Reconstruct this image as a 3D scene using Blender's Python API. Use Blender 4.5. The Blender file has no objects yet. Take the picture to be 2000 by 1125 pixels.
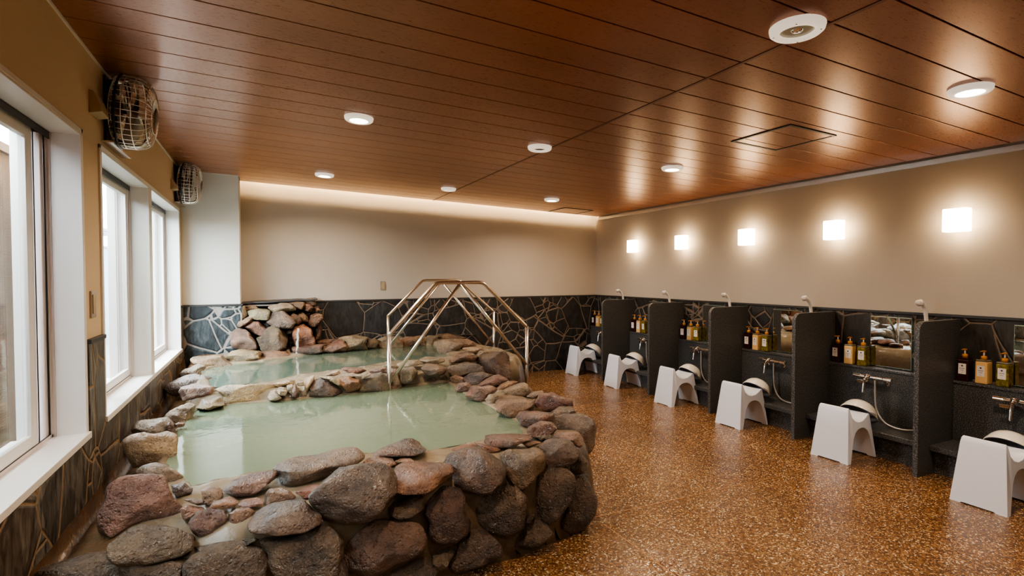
import bpy, bmesh, math, random
from mathutils import Vector, Matrix, noise
from math import sin, cos, pi, radians, atan2, sqrt, hypot
random.seed(7)
S = bpy.context.scene
C = S.collection

# ------------------------------------------------------------------ camera
F_PX = 1013.1
cam_d = bpy.data.cameras.new('camera')
cam_d.sensor_width = 36.0
cam_d.lens = F_PX * 36.0 / 2000.0
cam_d.clip_start = 0.02
cam = bpy.data.objects.new('camera', cam_d)
C.objects.link(cam)
YAW, PITCH, ROLL = radians(-25.68), radians(-1.347), radians(0.11)
RM = Matrix.Rotation(YAW, 3, 'Z') @ Matrix.Rotation(PITCH, 3, 'X') @ Matrix.Rotation(ROLL, 3, 'Y')
CAMP = Vector((0, 0, 1.5))
cam.matrix_world = Matrix.Translation(CAMP) @ (RM @ Matrix.Rotation(pi/2, 3, 'X')).to_4x4()
S.camera = cam

def ray(px, py):
    return RM @ Vector(((px-1000)/F_PX, 1.0, -(py-562.5)/F_PX))

# ------------------------------------------------------------------ room numbers (metres)
XL, XR, YB, YF = -0.787, 4.907, 7.046, -2.2
WZ = 1.19                      # top of the stone wainscot
CS = -0.0355                   # the ceiling falls slightly to the right
def ceil_z(x): return 2.446 + CS*(x-XR)
def floor_z(x): return -0.019*(x-XR)
W1, W2 = 0.50, 0.59            # water levels of the two tubs

# ------------------------------------------------------------------ materials
def srgb(*c):
    return tuple(((v/12.92) if v <= 0.04045 else ((v+0.055)/1.055)**2.4) for v in c)

class NT:
    def __init__(self, name):
        self.m = bpy.data.materials.new(name); self.m.use_nodes = True
        self.t = self.m.node_tree; self.t.nodes.clear()
        self.out = self.n('ShaderNodeOutputMaterial')
    def n(self, typ, **kw):
        nd = self.t.nodes.new(typ)
        for k, v in kw.items(): setattr(nd, k, v)
        return nd
    def l(self, a, b): self.t.links.new(a, b)
    def set(self, nd, **kw):
        for k, v in kw.items(): nd.inputs[k.replace('_', ' ')].default_value = v
        return nd
    def coord(self, kind='Object', scale=(1,1,1), rot=(0,0,0)):
        tc = self.n('ShaderNodeTexCoord'); mp = self.n('ShaderNodeMapping')
        mp.inputs['Scale'].default_value = scale; mp.inputs['Rotation'].default_value = rot
        self.l(tc.outputs[kind], mp.inputs[0]); return mp.outputs[0]
    def geo(self, scale=(1,1,1)):
        g = self.n('ShaderNodeNewGeometry'); mp = self.n('ShaderNodeMapping')
        mp.inputs['Scale'].default_value = scale
        self.l(g.outputs['Position'], mp.inputs[0]); return mp.outputs[0]
    def noise(self, vec, scale, detail=4, rough=0.55):
        nd = self.n('ShaderNodeTexNoise'); self.l(vec, nd.inputs['Vector'])
        nd.inputs['Scale'].default_value = scale; nd.inputs['Detail'].default_value = detail; nd.inputs['Roughness'].default_value = rough
        return nd.outputs['Fac']
    def ramp(self, fac, stops, interp='LINEAR'):
        r = self.n('ShaderNodeValToRGB'); self.l(fac, r.inputs[0]); e = r.color_ramp.elements; r.color_ramp.interpolation = interp
        e[0].position = stops[0][0]; e[0].color = (*stops[0][1], 1)
        e[1].position = stops[-1][0]; e[1].color = (*stops[-1][1], 1)
        for p, c in stops[1:-1]:
            x = e.new(p); x.color = (*c, 1)
        return r.outputs[0]
    def mix(self, fac, a, b, mode='MIX'):
        m = self.n('ShaderNodeMix', data_type='RGBA', blend_type=mode)
        for sock, v in ((m.inputs[0], fac), (m.inputs[6], a), (m.inputs[7], b)):
            if hasattr(v, 'node'): self.l(v, sock)
            elif isinstance(v, (int, float)): sock.default_value = v
            else: sock.default_value = (*v, 1)
        return m.outputs[2]
    def math(self, op, a, b=0.5, clamp=False):
        m = self.n('ShaderNodeMath', operation=op, use_clamp=clamp)
        for sock, v in ((m.inputs[0], a), (m.inputs[1], b)):
            if hasattr(v, 'node'): self.l(v, sock)
            else: sock.default_value = v
        return m.outputs[0]
    def bump(self, h, strength=0.3, dist=0.01, normal=None):
        b = self.n('ShaderNodeBump'); b.inputs['Strength'].default_value = strength; b.inputs['Distance'].default_value = dist
        self.l(h, b.inputs['Height'])
        if normal is not None: self.l(normal, b.inputs['Normal'])
        return b.outputs[0]
    def bsdf(self, color=None, rough=0.5, metal=0.0, normal=None, **kw):
        p = self.n('ShaderNodeBsdfPrincipled')
        for nm, v in (('Base Color', color), ('Roughness', rough), ('Metallic', metal)):
            if v is None: continue
            if hasattr(v, 'node'): self.l(v, p.inputs[nm])
            elif isinstance(v, (int, float)): p.inputs[nm].default_value = v
            else: p.inputs[nm].default_value = (*v, 1)
        if normal is not None: self.l(normal, p.inputs['Normal'])
        for k, v in kw.items():
            p.inputs[k.replace('_', ' ')].default_value = v
        return p
    def done(self, sh):
        self.l(sh if not hasattr(sh, 'outputs') else sh.outputs[0], self.out.inputs[0]); return self.m

def simple(name, col, rough=0.5, metal=0.0, bump=None, **kw):
    t = NT(name); nrm = None
    if bump:
        nrm = t.bump(t.noise(t.coord('Object'), bump[0], 3), bump[1], 0.002)
    return t.done(t.bsdf(col, rough, metal, nrm, **kw))

def mat_wall(name, col, sc=140):
    t = NT(name); g = t.geo()
    a = t.noise(g, sc, 3); b = t.noise(g, 1.3, 2)
    c = t.mix(t.ramp(b, [(0.3, (0,0,0)), (0.7, (1,1,1))]), tuple(v*0.94 for v in col), col)
    return t.done(t.bsdf(c, 0.75, 0, t.bump(a, 0.35, 0.0035)))

def mat_ceiling():
    t = NT('ceiling_boards'); g = t.geo((0.35, 1, 1))
    fine = t.noise(t.geo((1.2, 14, 1)), 22, 2)
    big = t.noise(g, 2.0, 3)
    c = t.mix(t.ramp(big, [(0.25, (0,0,0)), (0.75, (1,1,1))]), srgb(.56,.35,.23), srgb(.66,.43,.285))
    c = t.mix(t.math('MULTIPLY', fine, 0.25), c, srgb(.42,.24,.15))
    r = t.ramp(fine, [(0.2, (.25,)*3), (0.8, (.34,)*3)])
    return t.done(t.bsdf(c, r, 0.35, t.bump(fine, 0.10, 0.0012), Specular_IOR_Level=0.65))

def mat_crazy(name, dark, light, grout, scale=3.3, tint=None, gw=0.03, rough=0.35):
    """irregular slabs of slate with recessed joints"""
    t = NT(name); g = t.geo()
    wob = t.n('ShaderNodeTexNoise'); wob.inputs['Scale'].default_value = 2.2; wob.inputs['Detail'].default_value = 1
    t.l(g, wob.inputs['Vector'])
    ad = t.n('ShaderNodeVectorMath', operation='MULTIPLY_ADD'); t.l(wob.outputs['Color'], ad.inputs[0])
    ad.inputs[1].default_value = ((.07), .07, .07); t.l(g, ad.inputs[2])
    v = ad.outputs[0]
    e = t.n('ShaderNodeTexVoronoi', feature='DISTANCE_TO_EDGE'); t.l(v, e.inputs['Vector']); e.inputs['Scale'].default_value = scale
    f = t.n('ShaderNodeTexVoronoi', feature='F1'); t.l(v, f.inputs['Vector']); f.inputs['Scale'].default_value = scale
    hs = t.n('ShaderNodeSeparateColor'); t.l(f.outputs['Color'], hs.inputs[0])
    e2 = t.n('ShaderNodeTexVoronoi', feature='DISTANCE_TO_EDGE'); t.l(v, e2.inputs['Vector']); e2.inputs['Scale'].default_value = scale*2.1
    f2 = t.n('ShaderNodeTexVoronoi', feature='F1'); t.l(v, f2.inputs['Vector']); f2.inputs['Scale'].default_value = scale*2.1
    h2 = t.n('ShaderNodeSeparateColor'); t.l(f2.outputs['Color'], h2.inputs[0])
    big_ = t.math('GREATER_THAN', hs.outputs[2], 0.5)
    d2 = t.math('ADD', t.math('MULTIPLY', e2.outputs['Distance'], 0.5), big_)
    edist = t.math('MINIMUM', e.outputs['Distance'], d2)
    jag = t.noise(g, 30, 4)
    dist = t.math('ADD', edist, t.math('MULTIPLY', t.math('SUBTRACT', jag, 0.5), 0.02))
    mask = t.ramp(dist, [(gw*0.7, (0,0,0)), (gw, (1,1,1))])
    streak = t.noise(t.geo((3.4, 3.4, 1.0)), 8, 8, 0.75)
    sc_ = t.ramp(streak, [(0.38, dark), (0.70, light)])
    sc_ = t.mix(t.math('MULTIPLY', h2.outputs[0], 0.75), sc_, dark)
    if tint: sc_ = t.mix(t.math('MULTIPLY', hs.outputs[1], 0.5), sc_, tint)
    gn = t.noise(g, 60, 3)
    gc = t.mix(gn, tuple(q*0.6 for q in grout), grout)
    col = t.mix(mask, gc, sc_)
    hgt = t.math('ADD', t.math('MULTIPLY', t.ramp(dist, [(gw*0.4, (0,0,0)), (gw*2.0, (1,1,1))]), 1.0), t.math('MULTIPLY', streak, 0.9))
    nrm = t.bump(hgt, 0.7, 0.012)
    nrm = t.bump(jag, 0.3, 0.004, nrm)
    r = t.mix(mask, (.7,)*3, (rough,)*3)
    return t.done(t.bsdf(col, r, 0, nrm))

def mat_floor():
    t = NT('floor_aggregate'); g = t.geo()
    v = t.n('ShaderNodeTexVoronoi', feature='F1'); t.l(g, v.inputs['Vector']); v.inputs['Scale'].default_value = 125
    e = t.n('ShaderNodeTexVoronoi', feature='DISTANCE_TO_EDGE'); t.l(g, e.inputs['Vector']); e.inputs['Scale'].default_value = 125
    s = t.n('ShaderNodeSeparateColor'); t.l(v.outputs['Color'], s.inputs[0])
    c = t.ramp(s.outputs[0], [(0.0, srgb(.30,.19,.11)), (0.3, srgb(.44,.30,.18)), (0.58, srgb(.56,.40,.25)), (0.82, srgb(.66,.50,.33)), (0.94, srgb(.82,.70,.54)), (1.0, srgb(.93,.87,.76))])
    m = t.ramp(e.outputs['Distance'], [(0.02, (0,0,0)), (0.10, (1,1,1))])
    c = t.mix(m, srgb(.27,.17,.10), c)
    big = t.noise(g, 1.1, 4)
    c = t.mix(t.ramp(big, [(0.35, (0,0,0)), (0.7, (.55,.55,.55))]), c, srgb(.26,.15,.08), 'MULTIPLY') if False else t.mix(t.ramp(big, [(0.40, (0,0,0)), (0.72, (.45,.45,.45))]), c, srgb(.22,.13,.07))
    wet = t.noise(g, 2.6, 4)
    r = t.ramp(wet, [(0.38, (.12,)*3), (0.62, (.26,)*3)])
    h = t.math('ADD', t.math('MULTIPLY', e.outputs['Distance'], 0.9), t.math('MULTIPLY', s.outputs[1], 0.35))
    nrm = t.bump(h, 0.42, 0.0035)
    return t.done(t.bsdf(c, r, 0, nrm, Specular_IOR_Level=0.55))

def mat_stone():
    t = NT('bath_stone'); g = t.coord('Object')
    oi = t.n('ShaderNodeObjectInfo')
    off = t.n('ShaderNodeVectorMath', operation='MULTIPLY_ADD')
    cb = t.n('ShaderNodeCombineXYZ')
    for i in range(3): t.l(oi.outputs['Random'], cb.inputs[i])
    t.l(cb.outputs[0], off.inputs[0]); off.inputs[1].default_value = (17, 31, 23); t.l(g, off.inputs[2])
    p = off.outputs[0]
    a = t.noise(p, 7, 6, 0.65); b = t.noise(p, 38, 5, 0.7); c3 = t.noise(p, 130, 2)
    base = t.mix(1.0, oi.outputs['Color'], (1.0, .87, .73), 'MULTIPLY')
    dark = t.mix(1.0, base, (.30,.28,.26), 'MULTIPLY')
    lite = t.mix(0.14, base, srgb(.80,.68,.55))
    c = t.mix(t.ramp(a, [(0.34, (0,0,0)), (0.66, (1,1,1))]), dark, lite)
    c = t.mix(t.ramp(b, [(0.52, (0,0,0)), (0.72, (.55,.55,.55))]), c, dark)
    c = t.mix(t.ramp(c3, [(0.66, (0,0,0)), (0.76, (.6,.6,.6))]), c, srgb(.82,.66,.50))
    h = t.math('ADD', t.math('MULTIPLY', a, 0.9), t.math('ADD', t.math('MULTIPLY', b, 0.55), t.math('MULTIPLY', c3, 0.12)))
    vo = t.n('ShaderNodeTexVoronoi', feature='F1'); t.l(p, vo.inputs['Vector']); vo.inputs['Scale'].default_value = 55
    pit = t.ramp(vo.outputs['Distance'], [(0.10, (0,0,0)), (0.34, (1,1,1))])
    h = t.math('ADD', h, t.math('MULTIPLY', pit, 0.16))
    nrm = t.bump(h, 1.0, 0.038)
    r = t.ramp(b, [(0.3, (.28,)*3), (0.7, (.5,)*3)])
    ps = t.bsdf(c, r, 0, nrm, Specular_IOR_Level=0.6, Coat_Weight=0.7, Coat_Roughness=0.12)
    t.l(nrm, ps.inputs['Coat Normal'])
    return t.done(ps)

def mat_mortar():
    t = NT('wet_mortar'); g = t.geo()
    a = t.noise(g, 5, 5); b = t.noise(g, 45, 4)
    sx = t.n('ShaderNodeSeparateXYZ'); t.l(g, sx.inputs[0])
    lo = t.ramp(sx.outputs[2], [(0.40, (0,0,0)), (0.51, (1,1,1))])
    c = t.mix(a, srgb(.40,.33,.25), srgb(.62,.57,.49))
    c = t.mix(lo, t.mix(a, srgb(.24,.195,.145), srgb(.36,.30,.23)), c)  # low mortar is browner, with the shade of the front wall put in
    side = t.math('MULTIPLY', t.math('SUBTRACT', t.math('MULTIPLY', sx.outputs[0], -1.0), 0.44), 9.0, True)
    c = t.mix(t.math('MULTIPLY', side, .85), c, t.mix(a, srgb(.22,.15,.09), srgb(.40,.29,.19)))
    h = t.math('ADD', a, t.math('MULTIPLY', b, 0.25))
    r = t.ramp(a, [(0.35, (.10,)*3), (0.7, (.35,)*3)])
    return t.done(t.bsdf(c, r, 0, t.bump(h, 0.5, 0.015)))

def mat_granite(name='dark_granite', k=1.0):
    t = NT(name); g = t.coord('Object')
    a = t.noise(g, 150, 2, 0.8); b = t.noise(g, 50, 3, 0.7)
    c = t.ramp(a, [(0.36, srgb(.15*k,.145*k,.14*k)), (0.52, srgb(.27*k,.265*k,.26*k)), (0.66, srgb(.58*k,.58*k,.60*k))])
    c = t.mix(t.math('MULTIPLY', b, 0.35), c, srgb(.14,.135,.135))
    return t.done(t.bsdf(c, 0.38, 0, t.bump(a, 0.12, 0.0015)))

def mat_water(name, deep, shallow):
    t = NT(name); g = t.geo()
    w = t.n('ShaderNodeTexNoise'); t.l(t.geo((1.0, 1.6, 1)), w.inputs['Vector'])
    w.inputs['Scale'].default_value = 5; w.inputs['Detail'].default_value = 3; w.inputs['Distortion'].default_value = 1.2
    w2 = t.noise(g, 28, 3)
    h = t.math('ADD', w.outputs['Fac'], t.math('MULTIPLY', w2, 0.08))
    nrm = t.bump(h, 0.06, 0.02)
    big = t.noise(g, 1.4, 4)
    c = t.mix(big, deep, shallow)
    d = t.n('ShaderNodeBsdfDiffuse'); t.l(c, d.inputs[0]); t.l(nrm, d.inputs[2])
    tr = t.n('ShaderNodeBsdfTransparent'); tr.inputs[0].default_value = (*srgb(.75,.85,.75), 1)
    m1 = t.n('ShaderNodeMixShader'); m1.inputs[0].default_value = 0.76
    t.l(tr.outputs[0], m1.inputs[1]); t.l(d.outputs[0], m1.inputs[2])
    gl = t.n('ShaderNodeBsdfGlossy'); gl.inputs['Roughness'].default_value = 0.04; t.l(nrm, gl.inputs['Normal'])
    fr = t.n('ShaderNodeFresnel'); fr.inputs[0].default_value = 1.36; t.l(nrm, fr.inputs['Normal'])
    m2 = t.n('ShaderNodeMixShader'); t.l(t.math('MULTIPLY', fr.outputs[0], 1.7, True), m2.inputs[0]); t.l(m1.outputs[0], m2.inputs[1]); t.l(gl.outputs[0], m2.inputs[2])
    return t.done(m2)

def mat_glass(name='clear_glass', tint=(0.93,0.97,0.96), rough=0.0, ior=1.45):
    t = NT(name)
    tr = t.n('ShaderNodeBsdfTransparent'); tr.inputs[0].default_value = (*tint, 1)
    gl = t.n('ShaderNodeBsdfGlossy'); gl.inputs['Roughness'].default_value = rough
    lw = t.n('ShaderNodeLayerWeight'); lw.inputs[0].default_value = 0.5
    f5 = t.math('ADD', t.math('MULTIPLY', t.math('POWER', lw.outputs['Facing'], 5.0), 0.9), 0.03, True)
    m = t.n('ShaderNodeMixShader'); t.l(f5, m.inputs[0]); t.l(tr.outputs[0], m.inputs[1]); t.l(gl.outputs[0], m.inputs[2])
    return t.done(m)

def mat_emit(name, col, strength):
    t = NT(name); e = t.n('ShaderNodeEmission'); e.inputs[0].default_value = (*col, 1); e.inputs[1].default_value = strength
    return t.done(e)

def mat_blind():
    t = NT('reed_blind'); g = t.geo()
    st = t.noise(t.geo((1, 110, 5)), 2.2, 5, 0.8); rows = t.n('ShaderNodeTexWave', wave_type='BANDS', bands_direction='Z')
    t.l(g, rows.inputs['Vector']); rows.inputs['Scale'].default_value = 42; rows.inputs['Distortion'].default_value = 1.5
    a = t.noise(g, 80, 3)
    c = t.mix(st, srgb(.24,.15,.10), srgb(.52,.39,.29))
    c = t.mix(t.math('MULTIPLY', rows.outputs['Fac'], 0.35), c, srgb(.16,.10,.07))
    c = t.mix(t.math('MULTIPLY', a, 0.3), c, srgb(.55,.46,.38))
    return t.done(t.bsdf(c, 0.8, 0, t.bump(t.math('ADD', st, rows.outputs['Fac']), 0.6, 0.004)))

M = {}
M['paint'] = mat_wall('beige_wallpaper', srgb(.745,.70,.65))
M['paint_left'] = mat_wall('tan_wallpaper', srgb(.84,.74,.61))
M['paint_col'] = mat_wall('pale_wallpaper', srgb(.86,.84,.81))
M['ceil'] = mat_ceiling()
M['groove'] = simple('groove_dark', srgb(.17,.085,.05), 0.7)
M['seam'] = simple('seam_strip', srgb(.45,.27,.17), 0.4, 0.3)
M['slate'] = mat_crazy('slate_back', srgb(.09,.09,.092), srgb(.33,.33,.335), srgb(.52,.45,.39), 2.7, srgb(.17,.14,.12), 0.016)
M['slate_blue'] = mat_crazy('slate_blue', srgb(.13,.15,.17), srgb(.42,.46,.48), srgb(.66,.63,.61), 4.0, srgb(.10,.12,.14), 0.035)
M['slate_left'] = mat_crazy('slate_left', srgb(.15,.13,.115), srgb(.68,.65,.61), srgb(.60,.49,.37), 2.9, srgb(.26,.19,.13), 0.02, 0.28)
M['slate_cap'] = simple('slate_cap', srgb(.23,.22,.22), 0.45, 0, (60, .4))
M['floor'] = mat_floor()
M['joint'] = simple('joint_strip', srgb(.62,.45,.30), 0.35, 0.3)
M['stone'] = mat_stone()
M['mortar'] = mat_mortar()
M['granite'] = mat_granite()
M['granite_step'] = mat_granite('step_granite', 0.95)
M['water1'] = mat_water('mineral_water_front', srgb(.46,.54,.46), srgb(.57,.62,.52))
M['water2'] = mat_water('mineral_water_back', srgb(.42,.50,.44), srgb(.53,.59,.51))
M['white'] = simple('white_aluminium', srgb(.90,.88,.86), 0.35)
M['white2'] = simple('pinkish_frame', srgb(.84,.80,.78), 0.4)
M['dark'] = simple('dark_gasket', srgb(.14,.14,.15), 0.5)
M['glass'] = mat_glass()
M['plastic'] = simple('stool_plastic', srgb(.87,.885,.94), 0.22, 0, None, Coat_Weight=0.3, Coat_Roughness=0.1)
M['basin'] = simple('basin_plastic', srgb(.90,.87,.83), 0.15, 0, None, Coat_Weight=0.4)
M['chrome'] = simple('chrome', (.82,.80,.78), 0.08, 1.0)
M['steel'] = simple('brushed_steel', (.68,.64,.60), 0.24, 1.0, (90, .05))
M['wire'] = simple('fan_wire', (.86,.80,.74), 0.28, 1.0)
M['black'] = simple('black_metal', srgb(.06,.055,.055), 0.35)
M['motor'] = simple('motor_grey', srgb(.42,.36,.30), 0.35, 0.3)
M['blade'] = simple('fan_blade', srgb(.48,.44,.40), 0.3, 0.0)
M['mirror'] = simple('mirror_silver', (.90,.92,.91), 0.01, 1.0)
M['beigeplate'] = simple('beige_cover', srgb(.70,.61,.48), 0.4)
M['plate'] = simple('switch_plate', srgb(.68,.62,.56), 0.3, 0.4)
M['shower'] = simple('shower_plastic', srgb(.93,.91,.89), 0.25)
M['hose'] = simple('shower_hose', srgb(.72,.70,.69), 0.3, 0.4)
M['amber'] = simple('dark_red_bottle', srgb(.20,.045,.035), 0.08, 0, None, Coat_Weight=0.8)
M['cream'] = simple('cream_bottle', srgb(.93,.76,.52), 0.12, 0, None, Coat_Weight=0.6)
def mat_oil():
    t = NT('green_gold_bottle'); g = t.coord('Object')
    n = t.noise(g, 40, 2)
    c = t.mix(t.ramp(n, [(0.35, (0,0,0)), (0.7, (1,1,1))]), srgb(.38,.36,.04), srgb(.72,.62,.10))
    return t.done(t.bsdf(c, 0.07, 0, None, Transmission_Weight=0.35, IOR=1.35, Coat_Weight=0.6))
M['oil'] = mat_oil()
M['bglass'] = simple('bottle_shoulder', srgb(.75,.70,.60), 0.08, 0, None, Transmission_Weight=0.6)
M['pump'] = simple('pump_gold', srgb(.86,.58,.22), 0.3, 0.2)
M['stem'] = simple('pump_stem', srgb(.92,.90,.88), 0.2)
M['label'] = simple('paper_label', srgb(.93,.90,.88), 0.6)
M['ink'] = simple('label_ink', srgb(.28,.22,.20), 0.6)
M['shade'] = mat_emit('sconce_glow', (1.0, .73, .42), 12.5)
M['lens'] = mat_emit('downlight_glow', (1.0, .80, .58), 26)
M['cove'] = mat_emit('cove_led', (1.0, .72, .40), 90)
M['lampring'] = simple('lamp_ring', srgb(.95,.93,.90), 0.4, 0, None, Emission_Color=(1,.86,.7,1), Emission_Strength=.35)  # faint emission stands in for lens light falling on the ring
M['offlens'] = simple('frosted_lens', srgb(.78,.80,.76), 0.2)
M['grille'] = simple('speaker_grille', srgb(.30,.27,.24), 0.6)
M['hatch'] = simple('hatch_frame', srgb(.13,.08,.05), 0.4, 0.3)
M['rail'] = simple('aluminium_rail', (.62,.60,.58), 0.35, 0.9)
M['blind'] = mat_blind()
M['fence'] = simple('fence_panel', srgb(.38,.40,.41), 0.6)
M['ground'] = simple('terrace', srgb(.45,.45,.44), 0.7, 0, (25, .3))
M['bowl_in'] = simple('basin_inside', srgb(.60,.62,.66), 0.3)
M['falling'] = mat_glass('falling_water', (.95,.95,.93), 0.12, 1.8)
M['jet'] = simple('splash_water', srgb(.88,.86,.82), 0.15, 0, None, Alpha=0.55)

# ------------------------------------------------------------------ object helpers
def obj(name, bm, mat, parent=None, smooth=False, bevel=0.0, seg=2):
    me = bpy.data.meshes.new(name)
    bmesh.ops.recalc_face_normals(bm, faces=bm.faces)
    bm.to_mesh(me); bm.free()
    me.materials.append(mat)
    o = bpy.data.objects.new(name, me); C.objects.link(o)
    if parent: o.parent = parent
    if smooth:
        for p in me.polygons: p.use_smooth = True
    if bevel > 0:
        b = o.modifiers.new('edge', 'BEVEL'); b.width = bevel; b.segments = seg; b.limit_method = 'ANGLE'; b.angle_limit = radians(35)
        for p in me.polygons: p.use_smooth = True
        b.harden_normals = True
    return o
def thing(name, label, cat, loc=(0,0,0), rotz=0, group=None, kind=None):
    o = bpy.data.objects.new(name, None); C.objects.link(o); o.location = loc; o.rotation_euler = (0,0,rotz)
    o.empty_display_size = 0.05
    return tag(o, label, cat, group, kind)
def tag(o, label, cat, group=None, kind=None):
    o['label'] = label; o['category'] = cat
    if group: o['group'] = group
    if kind: o['kind'] = kind
    return o
def struct(o, label=None, cat=None):
    o['kind'] = 'structure'
    if label: o['label'] = label
    if cat: o['category'] = cat
    return o
def dup(root, loc, rotz=None, label=None):
    r = root.copy(); C.objects.link(r); r.location = loc
    if rotz is not None: r.rotation_euler = (0,0,rotz)
    if label: r['label'] = label
    for ch in list(root.children):
        c = ch.copy(); C.objects.link(c); c.parent = r
        for g in list(ch.children):
            d = g.copy(); C.objects.link(d); d.parent = c
    return r

def box(bm, x0, x1, y0, y1, z0, z1, mtx=None):
    vs = [bm.verts.new((x, y, z)) for z in (z0, z1) for y in (y0, y1) for x in (x0, x1)]
    for f in ((0,2,3,1),(4,5,7,6),(0,1,5,4),(2,6,7,3),(0,4,6,2),(1,3,7,5)):
        bm.faces.new([vs[i] for i in f])
    if mtx: bmesh.ops.transform(bm, matrix=mtx, verts=vs)
    return vs
def B(*a, mtx=None):
    bm = bmesh.new(); box(bm, *a, mtx=mtx); return bm
def cyl(bm, p, q, r0, r1=None, n=20, caps=True):
    p, q = Vector(p), Vector(q); r1 = r0 if r1 is None else r1
    d = (q-p).normalized(); a = d.orthogonal().normalized(); b = d.cross(a)
    A = [bm.verts.new(p + (a*cos(2*pi*i/n)+b*sin(2*pi*i/n))*r0) for i in range(n)]
    D = [bm.verts.new(q + (a*cos(2*pi*i/n)+b*sin(2*pi*i/n))*r1) for i in range(n)]
    for i in range(n): bm.faces.new((A[i], A[(i+1)%n], D[(i+1)%n], D[i]))
    if caps: bm.faces.new(A[::-1]); bm.faces.new(D)
def tube(bm, pts, r, n=10, closed=False, caps=True):
    pts = [Vector(p) for p in pts]; N = len(pts); rings = []; prev = None
    for i, p in enumerate(pts):
        if closed: d = (pts[(i+1)%N]-pts[i-1])
        else: d = pts[min(i+1, N-1)]-pts[max(i-1, 0)]
        d.normalize()
        if prev is None: a = d.orthogonal().normalized()
        else: a = (prev - d*prev.dot(d)).normalized()
        prev = a; b = d.cross(a); rr = r[i] if isinstance(r, (list, tuple)) else r
        rings.append([bm.verts.new(p+(a*cos(2*pi*k/n)+b*sin(2*pi*k/n))*rr) for k in range(n)])
    for i in range(N if closed else N-1):
        A, D = rings[i], rings[(i+1)%N]
        for k in range(n): bm.faces.new((A[k], A[(k+1)%n], D[(k+1)%n], D[k]))
    if caps and not closed: bm.faces.new(rings[0][::-1]); bm.faces.new(rings[-1])
def lathe(bm, prof, n=32, mtx=None, capends=False):
    rings = []
    for r, z in prof:
        if r < 1e-6: rings.append([bm.verts.new((0, 0, z))])
        else: rings.append([bm.verts.new((r*cos(2*pi*i/n), r*sin(2*pi*i/n), z)) for i in range(n)])
    for A, D in zip(rings, rings[1:]):
        for i in range(n):
            j = (i+1) % n
            if len(A) == 1 and len(D) == 1: continue
            if len(A) == 1: bm.faces.new((A[0], D[i], D[j]))
            elif len(D) == 1: bm.faces.new((A[i], A[j], D[0]))
            else: bm.faces.new((A[i], A[j], D[j], D[i]))
    if mtx: bmesh.ops.transform(bm, matrix=mtx, verts=bm.verts)
def smooth_path(pts, it=2):
    pts = [Vector(p) for p in pts]
    for _ in range(it):
        q = [pts[0]]
        for a, b in zip(pts, pts[1:]): q += [a*.75+b*.25, a*.25+b*.75]
        q.append(pts[-1]); pts = q
    return pts

# ------------------------------------------------------------------ the room shell
def sloped(name, x0, x1, y0, y1, fz, mat, up=True, nx=2):
    bm = bmesh.new(); t = 0.12 if not up else -0.12
    vs = []
    for x in (x0, x1):
        for y in (y0, y1):
            vs.append((bm.verts.new((x, y, fz(x))), bm.verts.new((x, y, fz(x)+t))))
    a, b, c, d = vs
    bm.faces.new((a[0], b[0], d[0], c[0])); bm.faces.new((a[1], c[1], d[1], b[1]))
    for p, q in ((a, b), (b, d), (d, c), (c, a)): bm.faces.new((p[0], p[1], q[1], q[0]))
    return obj(name, bm, mat)
struct(sloped('floor', XL-0.25, XR+0.15, YF, YB+0.15, floor_z, M['floor']), 'brown exposed aggregate floor with a wet sheen', 'floor')
bm = bmesh.new()
fjx, fjy = 1.765, (2.545, 4.86)
for y in fjy:
    for xa, xb in ((2.0, 4.5),) if y > 3 else ((1.7, 4.5),):
        vs = [bm.verts.new((x, yy, floor_z(x)+0.0012)) for x in (xa, xb) for yy in (y-0.004, y+0.004)]
        bm.faces.new((vs[0], vs[2], vs[3], vs[1]))
vs = [bm.verts.new((x, y, floor_z(x)+0.0012)) for x in (fjx-0.004, fjx+0.004) for y in (YF, 2.45)]
bm.faces.new((vs[0], vs[2], vs[3], vs[1]))
struct(obj('trim_1', bm, M['joint']), 'thin pale joint strips set in the floor', 'floor joint')

# ceiling: boards with open grooves, seam strip, dark void above
CY1 = 6.955
bm = bmesh.new(); bmg = bmesh.new()
pitch = 0.2222; y = 2.051 - pitch*19; ys = []
while y < CY1 + pitch: ys.append(y); y += pitch
SX = 2.14
def slopebox(b, x0, x1, y0, y1, dz0, dz1):
    vs = []
    for x in (x0, x1):
        for yy in (y0, y1):
            for dz in (dz0, dz1): vs.append(b.verts.new((x, yy, ceil_z(x)+dz)))
    for f in ((0,2,6,4),(1,5,7,3),(0,4,5,1),(2,3,7,6),(0,1,3,2),(4,6,7,5)): b.faces.new([vs[i] for i in f])
for y0 in ys:
    y1 = min(y0+pitch, CY1)
    if y1 - y0 < 0.02: continue
    for x0, x1 in ((XL, SX-0.012), (SX+0.012, XR-0.05)):
        slopebox(bm, x0, x1, y0+0.0035, y1-0.0035, 0, 0.012)
ceiling = struct(obj('ceiling', bm, M['ceil'], bevel=0.002, seg=1), 'glossy reddish brown board ceiling with dark grooves', 'ceiling')
slopebox(bmg, XL-0.2, XR+0.15, YF, CY1-0.002, 0.012, 0.05)
struct(obj('trim_2', bmg, M['groove']), 'dark backing in the grooves of the ceiling', 'ceiling groove')
bm = bmesh.new(); slopebox(bm, SX-0.010, SX+0.010, YF, CY1, -0.002, 0.013)
struct(obj('trim_3', bm, M['seam'], bevel=0.001, seg=1), 'brown seam strip running along the ceiling', 'ceiling seam')
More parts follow.
